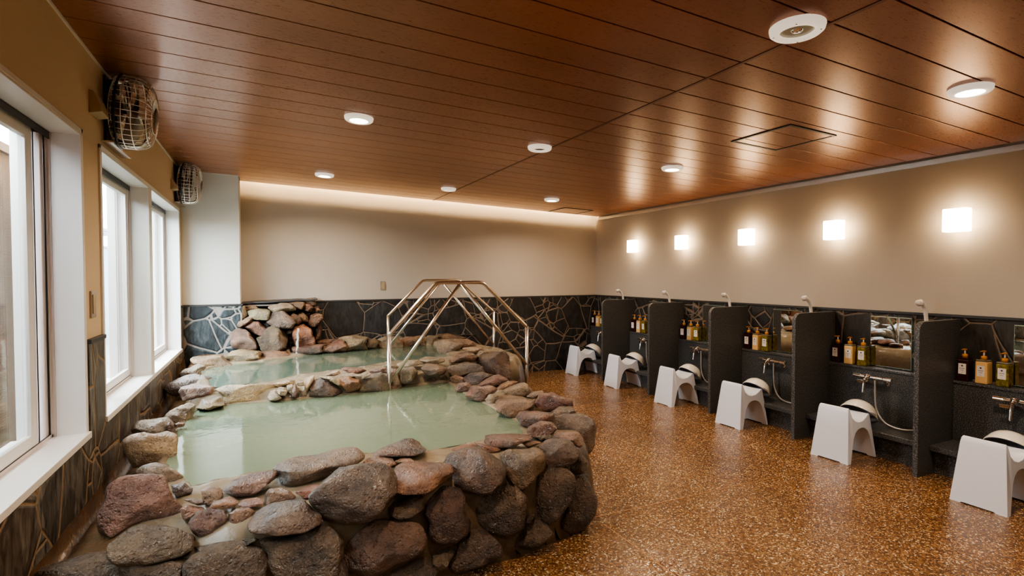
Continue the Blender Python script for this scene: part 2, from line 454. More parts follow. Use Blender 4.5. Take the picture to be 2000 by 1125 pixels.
# cove slot above the back wall
bm = bmesh.new()
slopebox(bm, XL-0.2, XR+0.15, 6.80, YB+0.15, 0.20, 0.24)
slopebox(bm, XL-0.2, XR+0.15, 6.80, 6.82, 0.05, 0.20)
struct(obj('trim_4', bm, M['paint']), 'recess over the back wall that hides the warm strip light', 'cove')
bm = bmesh.new(); slopebox(bm, -0.22, XR-0.02, 6.90, 6.912, 0.150, 0.165)
led = tag(obj('strip_light', bm, M['cove']), 'warm strip light hidden in the slot above the back wall', 'light')

# walls
wt = 0.15
struct(obj('wall_back', B(XL-wt, XR+wt, YB, YB+wt, 0, 3.0), M['paint']), 'beige textured back wall washed by warm light', 'wall')
struct(obj('wall_right', B(XR, XR+wt, YF, YB, -0.1, 2.62), M['paint']), 'beige textured right wall above the washing places', 'wall')
struct(obj('wall_front', B(XL-wt, XR+wt, YF-wt, YF, -0.1, 3.0), M['paint']))
# left wall with two window openings
WIN = [(0.55, 3.16), (3.50, 6.40)]
WZ0, WZ1 = 0.735, 2.19
bm = bmesh.new()
TH = 0.245
box(bm, XL-TH, XL, YF, YB+wt, WZ1, 2.95)
box(bm, XL-TH, XL, YF, YB+wt, 0, WZ0)
box(bm, XL-TH, XL, YF, WIN[0][0], WZ0, WZ1)
box(bm, XL-TH, XL, WIN[0][1], WIN[1][0], WZ0, WZ1)
box(bm, XL-TH, XL, WIN[1][1], YB+wt, WZ0, WZ1)
struct(obj('wall_left', bm, M['paint_left']), 'tan textured window wall with two wall fans', 'wall')
# pilaster in the back left corner
COLX, COLY = -0.228, 6.60
struct(obj('wall_corner', B(XL, COLX, COLY, YB, 0, ceil_z(COLX)+0.01), M['paint_col'], bevel=0.004), 'pale boxed corner pillar beside the windows', 'pillar')

# stone wainscot, slightly proud of the walls
def wains(name, boxes, mat, label):
    bm = bmesh.new()
    for b in boxes: box(bm, *b)
    struct(obj(name, bm, mat), label, 'stone cladding')
WP = 0.014
wains('trim_5', [(COLX, XR, YB-WP, YB, 0, WZ-0.022)], M['slate'], 'black crazy paved slate cladding along the back wall')
wains('trim_6', [(XL+WP, COLX+WP, COLY-WP, COLY, 0, WZ-0.022)], M['slate_blue'], 'blue grey slate cladding with pale joints on the corner pillar')
wains('trim_7', [(XR-WP, XR, YF, YB-WP, 0, WZ-0.022)], M['slate'], 'black slate cladding behind the washing places')
wains('trim_8', [(XL, XL+WP, YF, WIN[0][1], 0, WZ0-0.03), (XL, XL+WP, WIN[0][1]+0.035, WIN[1][0]-0.03, WZ0-.03, WZ-0.022), (XL, XL+WP, WIN[0][1], COLY-WP, 0, WZ0-0.03),
                 (XL, XL+WP, WIN[1][1]+0.03, COLY-WP, WZ0-0.03, WZ-0.022), (XL, XL+WP, YF, WIN[0][0]-.03, WZ0-.03, WZ-0.022)], M['slate_left'], 'grey brown slate slabs below the windows')
bm = bmesh.new()
box(bm, COLX, XR, YB-0.024, YB, WZ-0.022, WZ); box(bm, XR-0.024, XR, YF, YB-0.024, WZ-0.022, WZ)
box(bm, XL, COLX+0.024, COLY-0.024, COLY, WZ-0.022, WZ); box(bm, XL, XL+0.024, WIN[0][1]+0.035, WIN[1][0]-0.03, WZ-0.022, WZ)
box(bm, XL, XL+0.024, WIN[1][1]+0.03, COLY-0.02, WZ-0.022, WZ)
struct(obj('trim_9', bm, M['slate_cap'], bevel=0.003), 'dark stone cap along the top of the slate cladding', 'stone cap')
# aluminium rail on the right wall under the ceiling, left cornice line
bm = bmesh.new(); box(bm, XR-0.03, XR, YF, YB-0.10, 2.390, 2.402); box(bm, XR-0.008, XR, YF, YB-0.10, 2.402, 2.436); box(bm, XR-0.03, XR-0.026, YF, YB-0.10, 2.402, 2.412)
struct(obj('trim_10', bm, M['rail']), 'aluminium rail along the top of the right wall', 'rail')
bm = bmesh.new(); box(bm, XL, XL+0.008, YF, COLY, ceil_z(XL)-0.012, ceil_z(XL)); box(bm, XL, COLX, COLY-0.008, COLY, ceil_z(-.5)-0.012, ceil_z(-.5)+0.004)
struct(obj('trim_11', bm, M['white']), 'thin pale bead where wall meets ceiling', 'bead')

# ------------------------------------------------------------------ windows
def window(n, y0, y1, label, mull=None, sashes=()):
    fr = bmesh.new(); pr = 0.010; cw = 0.022
    xo = XL-0.105          # where the frame begins
    # casing lining the reveal
    box(fr, xo, XL+pr, y0, y0+0.012, WZ0, WZ1); box(fr, xo, XL+pr, y1-0.012, y1, WZ0, WZ1)
    box(fr, xo, XL+pr, y0, y1, WZ1-0.012, WZ1)
    box(fr, XL, XL+pr, y0-cw, y0, WZ0-0.02, WZ1+cw); box(fr, XL, XL+pr, y1, y1+cw, WZ0-0.02, WZ1+cw); box(fr, XL, XL+pr, y0-cw, y1+cw, WZ1, WZ1+cw)
    f = struct(obj('window_%d' % n, fr, M['white'], bevel=0.002), label, 'window')
    sill = obj('sill', B(xo, XL+0.022, y0-cw, y1+cw, WZ0-0.026, WZ0+0.006), M['white'], f, bevel=0.003)
    def light(a, b, parent):
        tr = bmesh.new()   # outer frame with tracks
        orv = bmesh.new(); xe = XL-TH-.006
        box(orv, xe, xo-.094, b-0.012, b, WZ0-.02, WZ1); box(orv, xe, xo-.094, a, a+0.012, WZ0-.02, WZ1); box(orv, xe, xo-.094, a+.012, b-.012, WZ1-.012, WZ1); box(orv, xe-.02, xo-.094, a+.012, b-.012, WZ0-.02, WZ0+.004)
        obj('outer_reveal', orv, M['white'], parent, bevel=.002, seg=1)
        for k in range(3):
            xa = xo-0.012-0.034*k
            box(tr, xa-0.006, xa, a+0.012, a+0.032, WZ0, WZ1-0.012); box(tr, xa-0.006, xa, b-0.032, b-0.012, WZ0, WZ1-0.012)
            box(tr, xa-0.010, xa-.004, a+0.012, b-0.012, WZ1-0.030, WZ1-0.018); box(tr, xa-0.006, xa, a+0.012, b-0.012, WZ0, WZ0+0.022)
        box(tr, xo-0.09, xo, b-0.014, b-0.008, WZ0, WZ1-0.012); box(tr, xo-0.09, xo, a+0.008, a+0.014, WZ0, WZ1-0.012)
        box(tr, xo-0.09, xo, a+0.012, b-0.012, WZ0-0.004, WZ0+0.006)
        obj('track_frame', tr, M['white2'], parent, bevel=0.001, seg=1)
        jb = bmesh.new(); n_ = 0
        box(jb, xo-0.092, xo-0.002, b-0.0125, b-0.0118, WZ0, WZ1-.012); box(jb, xo-0.092, xo-0.002, a+0.0118, a+0.0125, WZ0, WZ1-.012)
        obj('gasket', jb, M['dark'], parent)
        gk = bmesh.new(); box(gk, xo-0.092, xo-0.001, a+0.0125, b-0.0125, WZ1-0.018, WZ1-0.0125); box(gk, xo-0.0045, xo-0.001, a+0.0125, b-0.0125, WZ1-0.045, WZ1-0.018); box(gk, xo-0.018, xo-0.013, a+0.03, b-0.03, WZ0+0.004, WZ0+0.024)
        obj('gasket', gk, M['dark'], parent)
        if b-a > 2:
            vb = bmesh.new(); box(vb, xo-0.075, xo-0.055, b-0.125, b-0.085, WZ0, WZ1-.03); box(vb, xo-0.050, xo-0.02, b-0.075, b-0.040, WZ0, WZ1-.03)
            obj('jamb_post', vb, M['white2'], parent, bevel=0.002, seg=1)
            vd = bmesh.new(); box(vd, xo-0.0555, xo-0.0515, b-0.0855, b-0.082, WZ0, WZ1-.03); box(vd, xo-0.0185, xo-0.014, b-0.0405, b-0.036, WZ0, WZ1-.03); box(vd, xo-0.0165, xo-0.013, b-0.172, b-0.168, WZ0+.02, WZ1-.04)
            obj('gasket', vd, M['dark'], parent)
    def sash(a, b, xc, parent):
        sb = bmesh.new(); st = 0.070 if b-a > 1 else 0.042; t = 0.013; zb, zt = WZ0+0.016, WZ1-0.035
        box(sb, xc-t, xc+t, a, a+st, zb, zt); box(sb, xc-t, xc+t, b-st, b, zb, zt)
        box(sb, xc-t, xc+t, a+st, b-st, zb, zb+0.06); box(sb, xc-t, xc+t, a+st, b-st, zt-0.05, zt)
        s = obj('sash', sb, M['white'], parent, bevel=0.002, seg=1)
        obj('pane', B(xc-0.002, xc+0.002, a+st-0.004, b-st+0.004, zb+0.055, zt-0.045), M['glass'], s)
    for a, b, ss in sashes:
        light(a, b, f)
        for (sa, sb_, k) in ss: sash(sa, sb_, xo-0.030-0.034*k, f)
    if mull:
        obj('mullion', B(xo-0.09, XL+pr, mull[0], mull[1], WZ0, WZ1), M['white'], f, bevel=0.003)
    return f
window(1, *WIN[0], label='large near white sliding window with a reed blind outside',
       sashes=[(0.55, 3.16, [(1.72, 2.985, 0), (0.60, 1.80, 1)])])
window(2, *WIN[1], label='far white double window with two sliding lights', mull=(4.80, 4.91),
       sashes=[(3.50, 4.80, [(3.53, 4.10, 1), (4.05, 4.765, 0)]), (4.91, 6.40, [(4.93, 5.60, 1), (5.55, 6.365, 0)])])

# ------------------------------------------------------------------ outside
OUT_Z = 0.25
struct(obj('ground', B(-9, XL-TH, -4, 16, OUT_Z-0.2, OUT_Z), M['ground']), 'pale paved terrace outside the windows', 'terrace')
fe = thing('garden_fence', 'grey panel fence seen through the far window', 'fence', (-2.6, 0, 0))
bm = bmesh.new()
for i in range(60): box(bm, -0.02, 0.0, 1.0+i*0.24, 1.0+i*0.24+0.228, OUT_Z, 2.02)
obj('panel', bm, M['fence'], fe)
bm = bmesh.new()
for i in range(8): box(bm, -0.08, -0.02, 1.0+i*2.0, 1.06+i*2.0, OUT_Z, 2.06)
box(bm, -0.05, 0.02, 1.0, 15.4, 2.02, 2.06)
obj('rail', bm, M['dark'], fe)
bl = thing('reed_blind', 'woven brown reed blind hanging outside the near window', 'blind', (-1.33, 0, 0))
bm = bmesh.new()
n = 82
for i in range(n):
    y0 = 0.4+i*0.05; 
    if y0 > 4.36: break
    w = 0.006*sin(i*1.3); w1 = 0.006*sin((i+1)*1.3)
    vs = [bm.verts.new((w, y0, OUT_Z+0.03)), bm.verts.new((w1, y0+0.05, OUT_Z+0.03)), bm.verts.new((w1, y0+0.05, 2.22)), bm.verts.new((w, y0, 2.22))]
    bm.faces.new(vs)
bmesh.ops.remove_doubles(bm, verts=bm.verts, dist=1e-4)
obj('mat', bm, M['blind'], bl)
bm = bmesh.new(); box(bm, -0.03, 0.02, 0.4, 4.44, 2.21, 2.26)
obj('top_bar', bm, simple('blind_bar', srgb(.36,.24,.17), .6), bl)
ea = thing('eaves_gutter', 'grey gutter and eaves above the terrace outside', 'gutter', (-3.1, 0, 0))
bm = bmesh.new(); box(bm, -1.2, 0, 6.4, 15, 2.50, 2.56); box(bm, -1.2, 0.05, 6.4, 15, 2.44, 2.47)
obj('roof_edge', bm, M['fence'], ea)
bm = bmesh.new()
for yy in (6.6, 10.6, 14.6): box(bm, -1.15, -1.05, yy, yy+.1, OUT_Z, 2.5)
obj('post', bm, M['fence'], ea)

# ------------------------------------------------------------------ wall plates and covers
def plate(loc, facing, label, kind='switch_plate', w=0.07, h=0.12):
    t = thing(kind, label, 'switch', loc)
    if facing == 'x': b1 = B(0, 0.008, -w/2, w/2, -h/2, h/2); b2 = B(0.008, 0.012, -w*.28, w*.28, -h*.36, h*.36)
    else: b1 = B(-w/2, w/2, -0.008, 0, -h/2, h/2); b2 = B(-w*.28, w*.28, -0.012, -0.008, -h*.36, h*.36)
    obj('cover', b1, M['plate'], t, bevel=0.002); obj('rocker', b2, M['beigeplate'], t, bevel=0.001)
plate((XL, 3.317, 1.36), 'x', 'metal switch plate on the tan wall between the two windows', w=0.085, h=0.135)
plate((1.46, YB, 1.37), 'y', 'small metal switch plate on the beige back wall above the slate')

# ------------------------------------------------------------------ wall fans
def make_fan(loc, label):
    t = thing('wall_fan', label, 'fan', loc, group='wall fans above the windows')
    # local: x out of the wall, origin on the wall at hub height
    bp = bmesh.new(); box(bp, 0, 0.012, -0.10, 0.10, -0.20, 0.17); box(bp, 0.012, 0.05, -0.03, 0.03, 0.10, 0.17); box(bp, 0.012, 0.05, -0.045, 0.045, -0.12, 0.02)
    obj('bracket', bp, M['black'], t, bevel=0.003)
    tr = bmesh.new(); box(tr, 0.0, 0.05, -0.16, 0.28, -0.215, -0.205)
    obj('tray', tr, M['steel'], t, bevel=0.001)
    T = Matrix.Translation((0.068, 0, 0)) @ Matrix.Rotation(radians(4), 4, 'Y') @ Matrix.Rotation(pi/2, 4, 'Y')
    R = 0.205
    def ringpts(r, z, n=48): return [T @ Vector((r*cos(2*pi*i/n), r*sin(2*pi*i/n), z)) for i in range(n)]
    prof = [(0.06, -0.04), (0.16, -0.035), (R-.012, -0.025), (R-.002, -0.005), (R, 0.03), (R-.002, 0.075), (R-0.010, 0.110), (R-0.032, 0.137), (R-0.07, 0.152), (0.05, 0.160)]
    wi = bmesh.new()
    for i in range(36):
        a = 2*pi*i/36
        tube(wi, [T @ Vector((r*cos(a), r*sin(a), z)) for r, z in prof], 0.0018, 5)
    for r, z in ((R, 0.03), (R-.002, 0.075), (R-.034, 0.139), (0.10, 0.155), (0.16, -0.035), (0.10, -.038)): tube(wi, ringpts(r, z), 0.0026, 5, closed=True)
    cage = obj('cage', wi, M['wire'], t, smooth=True)
    bk = bmesh.new(); tube(bk, ringpts(R+.002, 0.0), 0.006, 8, closed=True); tube(bk, ringpts(R-.02, -0.012), 0.004, 6, closed=True)
    obj('rear_ring', bk, M['black'], t, smooth=True)
    e = bmesh.new(); lathe(e, [(0, .168), (.04, .167), (.052, .162), (.052, .155), (0, .155)], 28, T)
    obj('badge', e, M['motor'], t, smooth=True)
    m = bmesh.new(); lathe(m, [(0, -.06), (.045, -.058), (.06, -.05), (.062, -.01), (.05, 0.0), (.012, 0.002), (.012, .05), (0, .05)], 28, T)
    obj('motor', m, M['motor'], t, smooth=True)
    bl = bmesh.new()
    for k in range(3):
        a0 = 2*pi*k/3+0.5; rows = []
        for i in range(7):
            r = 0.025 + 0.155*i/6; sp = radians(20)+radians(28)*sin(pi*min(1, i/5.2)*0.5)
            row = []
            for j in range(7):
                s = (j/6-0.5)*2
                row.append(bl.verts.new(T @ Vector((r*cos(a0+s*sp), r*sin(a0+s*sp), 0.045+0.030*s))))
            rows.append(row)
        for i in range(6):
            for j in range(6): bl.faces.new((rows[i][j], rows[i+1][j], rows[i+1][j+1], rows[i][j+1]))
    lathe(bl, [(0, .075), (.022, .07), (.028, .05), (.028, .02), (0, .02)], 20, T) if False else None
    obj('blade', bl, M['blade'], t, smooth=True)
    h = bmesh.new(); lathe(h, [(0, .078), (.022, .072), (.028, .055), (.028, .025), (0, .025)], 20, T)
    obj('hub', h, M['blade'], t, smooth=True)
    ar = bmesh.new()
    tube(ar, smooth_path([(0.03, 0, 0.165), (0.12, 0, 0.19), (0.19, -0.02, 0.18), (0.195, -0.02, 0.08)], 3), 0.011, 10)
    tube(ar, smooth_path([(0.03, 0.02, -0.16), (0.11, 0.0, -0.195), (0.18, -0.02, -0.185), (0.195, -0.03, -0.12), (0.175, -0.03, -0.04)], 3), 0.011, 10)
    obj('arm', ar, M['chrome'], t, smooth=True)
    return t
fan0 = make_fan((XL+0.002, 3.70, 2.452), 'near wall fan in a wire cage high on the wall between the two windows')
dup(fan0, (XL+0.002, 6.26, 2.452), None, 'far wall fan in a wire cage beside the pale corner pillar')
def cover(y0, y1, z0, z1, label):
    bm = bmesh.new()
    prof = [(0, z0), (0.055, z0+0.012), (0.052, z0+0.035), (0.035, z1-0.03), (0.018, z1-0.004), (0, z1)]
    A = [bm.verts.new((XL+x, y0, z)) for x, z in prof]; D = [bm.verts.new((XL+x, y1, z)) for x, z in prof]
    bm.faces.new(A); bm.faces.new(D[::-1])
    for i in range(len(prof)): j = (i+1) % len(prof); bm.faces.new((A[i], D[i], D[j], A[j]))
    tag(obj('cable_cover', bm, M['beigeplate'], bevel=0.004), label, 'cover')
cover(3.33, 3.47, 2.335, 2.455, 'beige cable cover on the wall just before the near fan')
cover(5.93, 6.04, 2.335, 2.44, 'beige cable cover on the wall just before the far fan')

# ------------------------------------------------------------------ ceiling fittings
def downlight(x, y, label, kind='lit', r=0.098):
    names = {'lit': ('downlight', 'ceiling light'), 'emergency': ('emergency_light', 'emergency light'), 'speaker': ('ceiling_speaker', 'speaker'), 'sensor': ('ceiling_sensor', 'sensor')}
    t = thing(names[kind][0], label, names[kind][1], (x, y, ceil_z(x)), group={'lit': 'round downlights in the ceiling'}.get(kind))
    t.rotation_euler = (0, atan2(-CS, 1), 0)
    ring = bmesh.new(); ri = r*(0.62 if kind != 'speaker' else 0.50)
    lathe(ring, [(ri, -.010), (ri, -.024), (ri+.004, -.028), (r-.012, -.026), (r-.003, -.018), (r, -.004), (r, .001)], 48)
    obj('ring', ring, M['lampring'], t, smooth=True)
    ln = bmesh.new(); lathe(ln, [(0, -.016), (ri, -.014)], 40)
    obj('lens', ln, {'lit': M['lens'], 'emergency': M['offlens'], 'speaker': M['grille'], 'sensor': M['lampring']}[kind], t, smooth=True)
    if kind == 'emergency':
        b = bmesh.new(); lathe(b, [(0, -.022), (.018, -.020), (.024, -.015), (.024, -.012)], 24)
        obj('bulb', b, M['chrome'], t, smooth=True)
        b = bmesh.new()
        for a in range(4):
            c, s = cos(a*pi/2+.6)*(r-.02), sin(a*pi/2+.6)*(r-.02)
            cyl(b, (c, s, -.0275), (c, s, -.0245), .004, n=10)
        obj('screw', b, M['chrome'], t)
    return t
dl = [(0.615, 3.72, 'lit downlight nearest the near wall fan, left of the ceiling speaker'),
      (0.615, 5.94, 'lit downlight above the back tub, left of the small white sensor'),
      (3.425, 3.70, 'lit downlight in the ceiling between the two square hatches, over the third washing place'),
      (3.415, 5.90, 'lit downlight next to the far square hatch by the back wall'),
      (3.43, 1.462, 'large lit downlight at the right, beside the near square hatch')]
lamps = []
for x, y, lb in dl:
    downlight(x, y, lb, r=0.098)
for x, y in [(p[0], p[1]) for p in dl] + [(0.615, 1.47), (0.615, -0.75), (3.43, -0.75)]:  # last three: unseen downlights added for consistent lighting
    L = bpy.data.lights.new('downlight_beam', 'AREA'); L.shape = 'DISK'; L.size = 0.11; L.energy = 15; L.color = (1.0, .80, .58); L.spread = radians(150)
    o = bpy.data.objects.new('downlight_beam', L); C.objects.link(o); o.location = (x, y, ceil_z(x)-0.035)
downlight(2.047, 1.474, 'large round unlit emergency light with a glass lens near the camera', 'emergency', 0.108)
downlight(2.045, 3.728, 'round ceiling speaker with a dark grille near the seam strip', 'speaker', 0.098)
downlight(2.022, 5.955, 'small plain white round sensor near the back wall', 'sensor', 0.09)
def hatch(cx, cy, label):
    t = thing('ceiling_hatch', label, 'hatch', (cx, cy, ceil_z(cx))); t.rotation_euler = (0, atan2(-CS, 1), 0)
    s = 0.245; w = 0.021; bm = bmesh.new()
    for a in ((-s, s, -s, -s+w), (-s, s, s-w, s), (-s, -s+w, -s+w, s-w), (s-w, s, -s+w, s-w)): box(bm, a[0], a[1], a[2], a[3], -0.006, 0.004)
    obj('frame', bm, M['hatch'], t, bevel=0.001, seg=1)
    bm = bmesh.new()
    for k in range(3):
        a, b = [(-s+w+.004, -.085), (-.078, .137), (.144, s-w-.004)][k]
        box(bm, -s+w+.004, s-w-.004, a, b, -0.003, 0.002)
    obj('panel', bm, M['ceil'], t, bevel=0.001, seg=1)
hatch(3.428, 2.576, 'square ceiling hatch with a dark frame beside the large right downlight')
hatch(4.172, 6.650, 'far square ceiling hatch with a dark frame by the back wall')

# ------------------------------------------------------------------ wall lamps
def sconce(y, label):
    t = thing('wall_lamp', label, 'wall lamp', (XR, y, 1.922), group='cube wall lamps above the washing places')
    obj('glass_shade', B(-0.127, -0.037, -0.0775, 0.0775, -0.089, 0.089), M['shade'], t, bevel=0.008, seg=3)
    b = bmesh.new(); cyl(b, (-0.040, 0, 0), (0, 0, 0), 0.032, n=28); cyl(b, (-0.006, 0, 0), (0, 0, 0), 0.045, n=28)
    obj('mount', b, M['chrome'], t, smooth=False, bevel=0.001)
    return t
s0 = sconce(2.126, 'glowing cube wall lamp above the second washing place from the camera, the largest one')
for y, lb in ((3.08, 'glowing cube wall lamp second from the large near one'), (4.055, 'glowing cube wall lamp in the middle of the row of five'),
              (5.04, 'glowing cube wall lamp next to the smallest far one'), (6.01, 'smallest glowing cube wall lamp, nearest the back wall')):
    dup(s0, (XR, y, 1.922), None, lb)
s0['label'] = 'largest glowing cube wall lamp, farthest from the back wall'

# ------------------------------------------------------------------ washing places
PX0 = 4.325
PY = [1.138, 2.118, 3.098, 4.078, 5.058, 6.038]     # near faces of the dividers
PT = 0.036
def divider(y, label):
    bm = bmesh.new(); r = 0.075; z1 = 1.155; x0, x1 = PX0, XR-0.014
    prof = [(x0, 0)] + [(x0+r-r*cos(a*pi/2/8), z1-r+r*sin(a*pi/2/8)) for a in range(9)] + [(x1, z1), (x1, 0)]
    A = [bm.verts.new((x, 0, z)) for x, z in prof]; D = [bm.verts.new((x, PT, z)) for x, z in prof]
    bm.faces.new(A); bm.faces.new(D[::-1])
    for i in range(len(prof)): j = (i+1) % len(prof); bm.faces.new((A[i], D[i], D[j], A[j]))
    o = obj('stone_divider', bm, M['granite'], bevel=0.004)
    o.location = (0, y, 0.002)
    return tag(o, label, 'divider', 'granite dividers between the washing places')
ordn = ['first', 'second', 'third', 'fourth', 'fifth']
divider(PY[5], 'dark granite divider nearest the back wall')
divider(PY[4], 'dark granite divider second from the back wall')
divider(PY[3], 'dark granite divider third from the back wall, in the middle of the row')
divider(PY[2], 'dark granite divider fourth from the back wall')
divider(PY[1], 'largest dark granite divider, fifth from the back wall')
divider(PY[0], 'dark granite divider just outside the right edge')

def seat_names(i): return ['by the back wall', 'second from the back wall', 'third from the back wall', 'fourth from the back wall', 'fifth from the back wall', 'nearest the camera at the right edge'][i]
spans = [(PY[5]+PT, YB-WP), (PY[4]+PT, PY[5]), (PY[3]+PT, PY[4]), (PY[2]+PT, PY[3]), (PY[1]+PT, PY[2]), (PY[0]+PT, PY[1])]
for i, (a, b) in enumerate(spans):
    a += 0.001; b -= 0.001
    t = thing('washing_counter', 'dark granite washing counter with shelf and foot step, ' + seat_names(i), 'counter', (0, 0, 0), group='granite washing counters')
    obj('back_panel', B(4.80, XR-WP-.001, a, b, 0.23, 0.668), M['granite'], t, bevel=0.002)
    obj('shelf', B(4.792, XR-WP-.001, a, b, 0.668, 0.69), M['granite'], t, bevel=0.004)
    obj('step_slab', B(4.48, XR-WP-.001, a, b, 0.185, 0.229), M['granite_step'], t, bevel=0.006)
    obj('step_base', B(4.545, XR-WP-.001, a, b, 0.004, 0.185), M['granite'], t)

# mirrors
def mirror(y0, y1, label):
    t = thing('wall_mirror', label, 'mirror', (XR-WP, (y0+y1)/2, 0.92), group='frameless mirrors in the washing places')
    w = (y1-y0)/2
    obj('backing', B(-0.008, -0.001, -w, w, -0.22, 0.22), M['glass_edge'], t)
    obj('silvered_face', B(-0.0095, -0.0082, -w+.003, w-.003, -0.217, 0.217), M['mirror'], t)
M['glass_edge'] = simple('glass_edge', srgb(.55,.66,.62), 0.15)
for i, (a, b) in enumerate(spans[1:] if True else spans, 1):
    c = (a+b)/2
    my1 = PY[6-i-0] - 0.325 if False else b - 0.322
    mirror(my1-0.325, my1, 'mirror above the shelf of the washing place ' + seat_names(i))
mirror(6.40, 6.72, 'mirror above the shelf of the washing place by the back wall')

# mixer taps (origin: wall point on the panel face)
def make_tap(label, loc):
    t = thing('mixer_tap', label, 'tap', loc, group='chrome mixer taps on the washing counters')
    b = bmesh.new()
    tube(b, [(-.062, .15, 0), (-.062, .09, 0), (-.062, .085, 0), (-.062, -.085, 0)], .0145, 16)
    lathe(b, [], 8) if False else None
    obj('body', b, M['chrome'], t, smooth=True, bevel=.001)
    k = bmesh.new(); cyl(k, (-.062, .095, 0), (-.062, .158, 0), .0185, .017, 20); cyl(k, (-.062, -.09, 0), (-.062, -.155, 0), .017, .0185, 20)
    obj('handle', k, M['chrome'], t, bevel=.002)
    c = bmesh.new(); lathe(c, [(0, .024), (.018, .022), (.026, .012), (.027, -.012), (.02, -.022), (0, -.024)], 24, Matrix.Translation((-.066, .035, .002)))
    obj('valve', c, M['chrome'], t, smooth=True)
    s = bmesh.new(); tube(s, smooth_path([(-.070, .035, 0), (-.112, .035, -.012), (-.128, .034, -.05), (-.138, .033, -.125)], 2), [.015]*1 + [.0135]*12, 16) if False else tube(s, smooth_path([(-.070, .035, 0), (-.108, .035, -.010), (-.124, .034, -.05), (-.136, .033, -.130)], 2), .0125, 16)
    obj('spout', s, M['chrome'], t, smooth=True)
    lg = bmesh.new()
    for yy in (.085, -.085):
        tube(lg, smooth_path([(0, yy*1.05, -.045), (-.02, yy*1.05, -.045), (-.045, yy, -.02), (-.062, yy*.95, 0)], 2), .0095, 12)
        cyl(lg, (0, yy*1.05, -.045), (-.008, yy*1.05, -.045), .024, .022, 24)
    obj('inlet', lg, M['chrome'], t, smooth=True)
    lv = bmesh.new(); box(lv, -.088, -.078, .04, .115, -.055, -.030, mtx=None)
    obj('lever', lv, M['chrome'], t, bevel=.003)
    return t
tap0 = None
for i, (a, b) in enumerate(spans):
    yc = b - 0.425; lb = 'chrome mixer tap of the washing place ' + seat_names(i)
    if tap0 is None: tap0 = make_tap(lb, (4.80, yc, 0.615))
    else: dup(tap0, (4.80, yc, 0.615), None, lb)

# hand showers, one per place, on a wall hook near the near divider
def make_shower(label, loc):
    t = thing('hand_shower', label, 'shower', loc, group='white hand showers on wall hooks')
    h = bmesh.new()
    pth = smooth_path([(-.040, 0, -.11), (-.042, 0, -.02), (-.062, .0, .075), (-.105, .0, .125), (-.140, .0, .140)], 3)
    n = len(pth)
    tube(h, pth, [.0135+.007*(k/(n-1))**2 for k in range(n)], 16)
    obj('handle', h, M['shower'], t, smooth=True)
    e = bmesh.new(); T = Matrix.Translation((-.150, 0, .132)) @ Matrix.Rotation(radians(-118), 4, 'Y')
    lathe(e, [(0, -.012), (.014, -.012), (.025, -.004), (.028, .006), (.026, .012), (0, .013)], 28, T)
    obj('head', e, M['shower'], t, smooth=True)
    k = bmesh.new(); box(k, -.055, 0.0, -.02, .02, -.115, -.075); cyl(k, (-.040, 0, -.118), (-.040, 0, -.07), .019, n=20)
    obj('hook', k, M['chrome'], t, bevel=.002)
    hs = bmesh.new()
    # from the tap down to the step, along it, and up behind the divider to the handle
    ty = spans_tap - loc[1]
    P = [(4.738-XR, ty-.03, .595-loc[2]), (4.735-XR, ty-.035, .45-loc[2]), (4.73-XR, ty-.045, .36-loc[2]), (4.715-XR, ty-.09, .285-loc[2]), (4.69-XR, ty-.17, .245-loc[2]), (4.68-XR, .05, .240-loc[2]),
         (4.74-XR, -.06, .27-loc[2]), (4.775-XR, -.06, .40-loc[2]), (4.778-XR, -.05, .60-loc[2]), (4.782-XR, -.03, .75-loc[2]), (4.84-XR, 0, .90-loc[2]), (-.040, 0, -.10)]
    tube(hs, smooth_path(P, 3), .0075, 10)
    obj('hose', hs, M['hose'], t, smooth=True)
    return t
sh0 = None
for i, (a, b) in enumerate(spans[:5] + spans[5:]):
    loc = (XR-WP, a + 0.175, 1.145); lb = 'white hand shower on its hook, washing place ' + seat_names(i)
    spans_tap = b - 0.425
    if sh0 is None or i == 0: o = make_shower(lb, loc)
    else: o = make_shower(lb, loc)
    sh0 = o

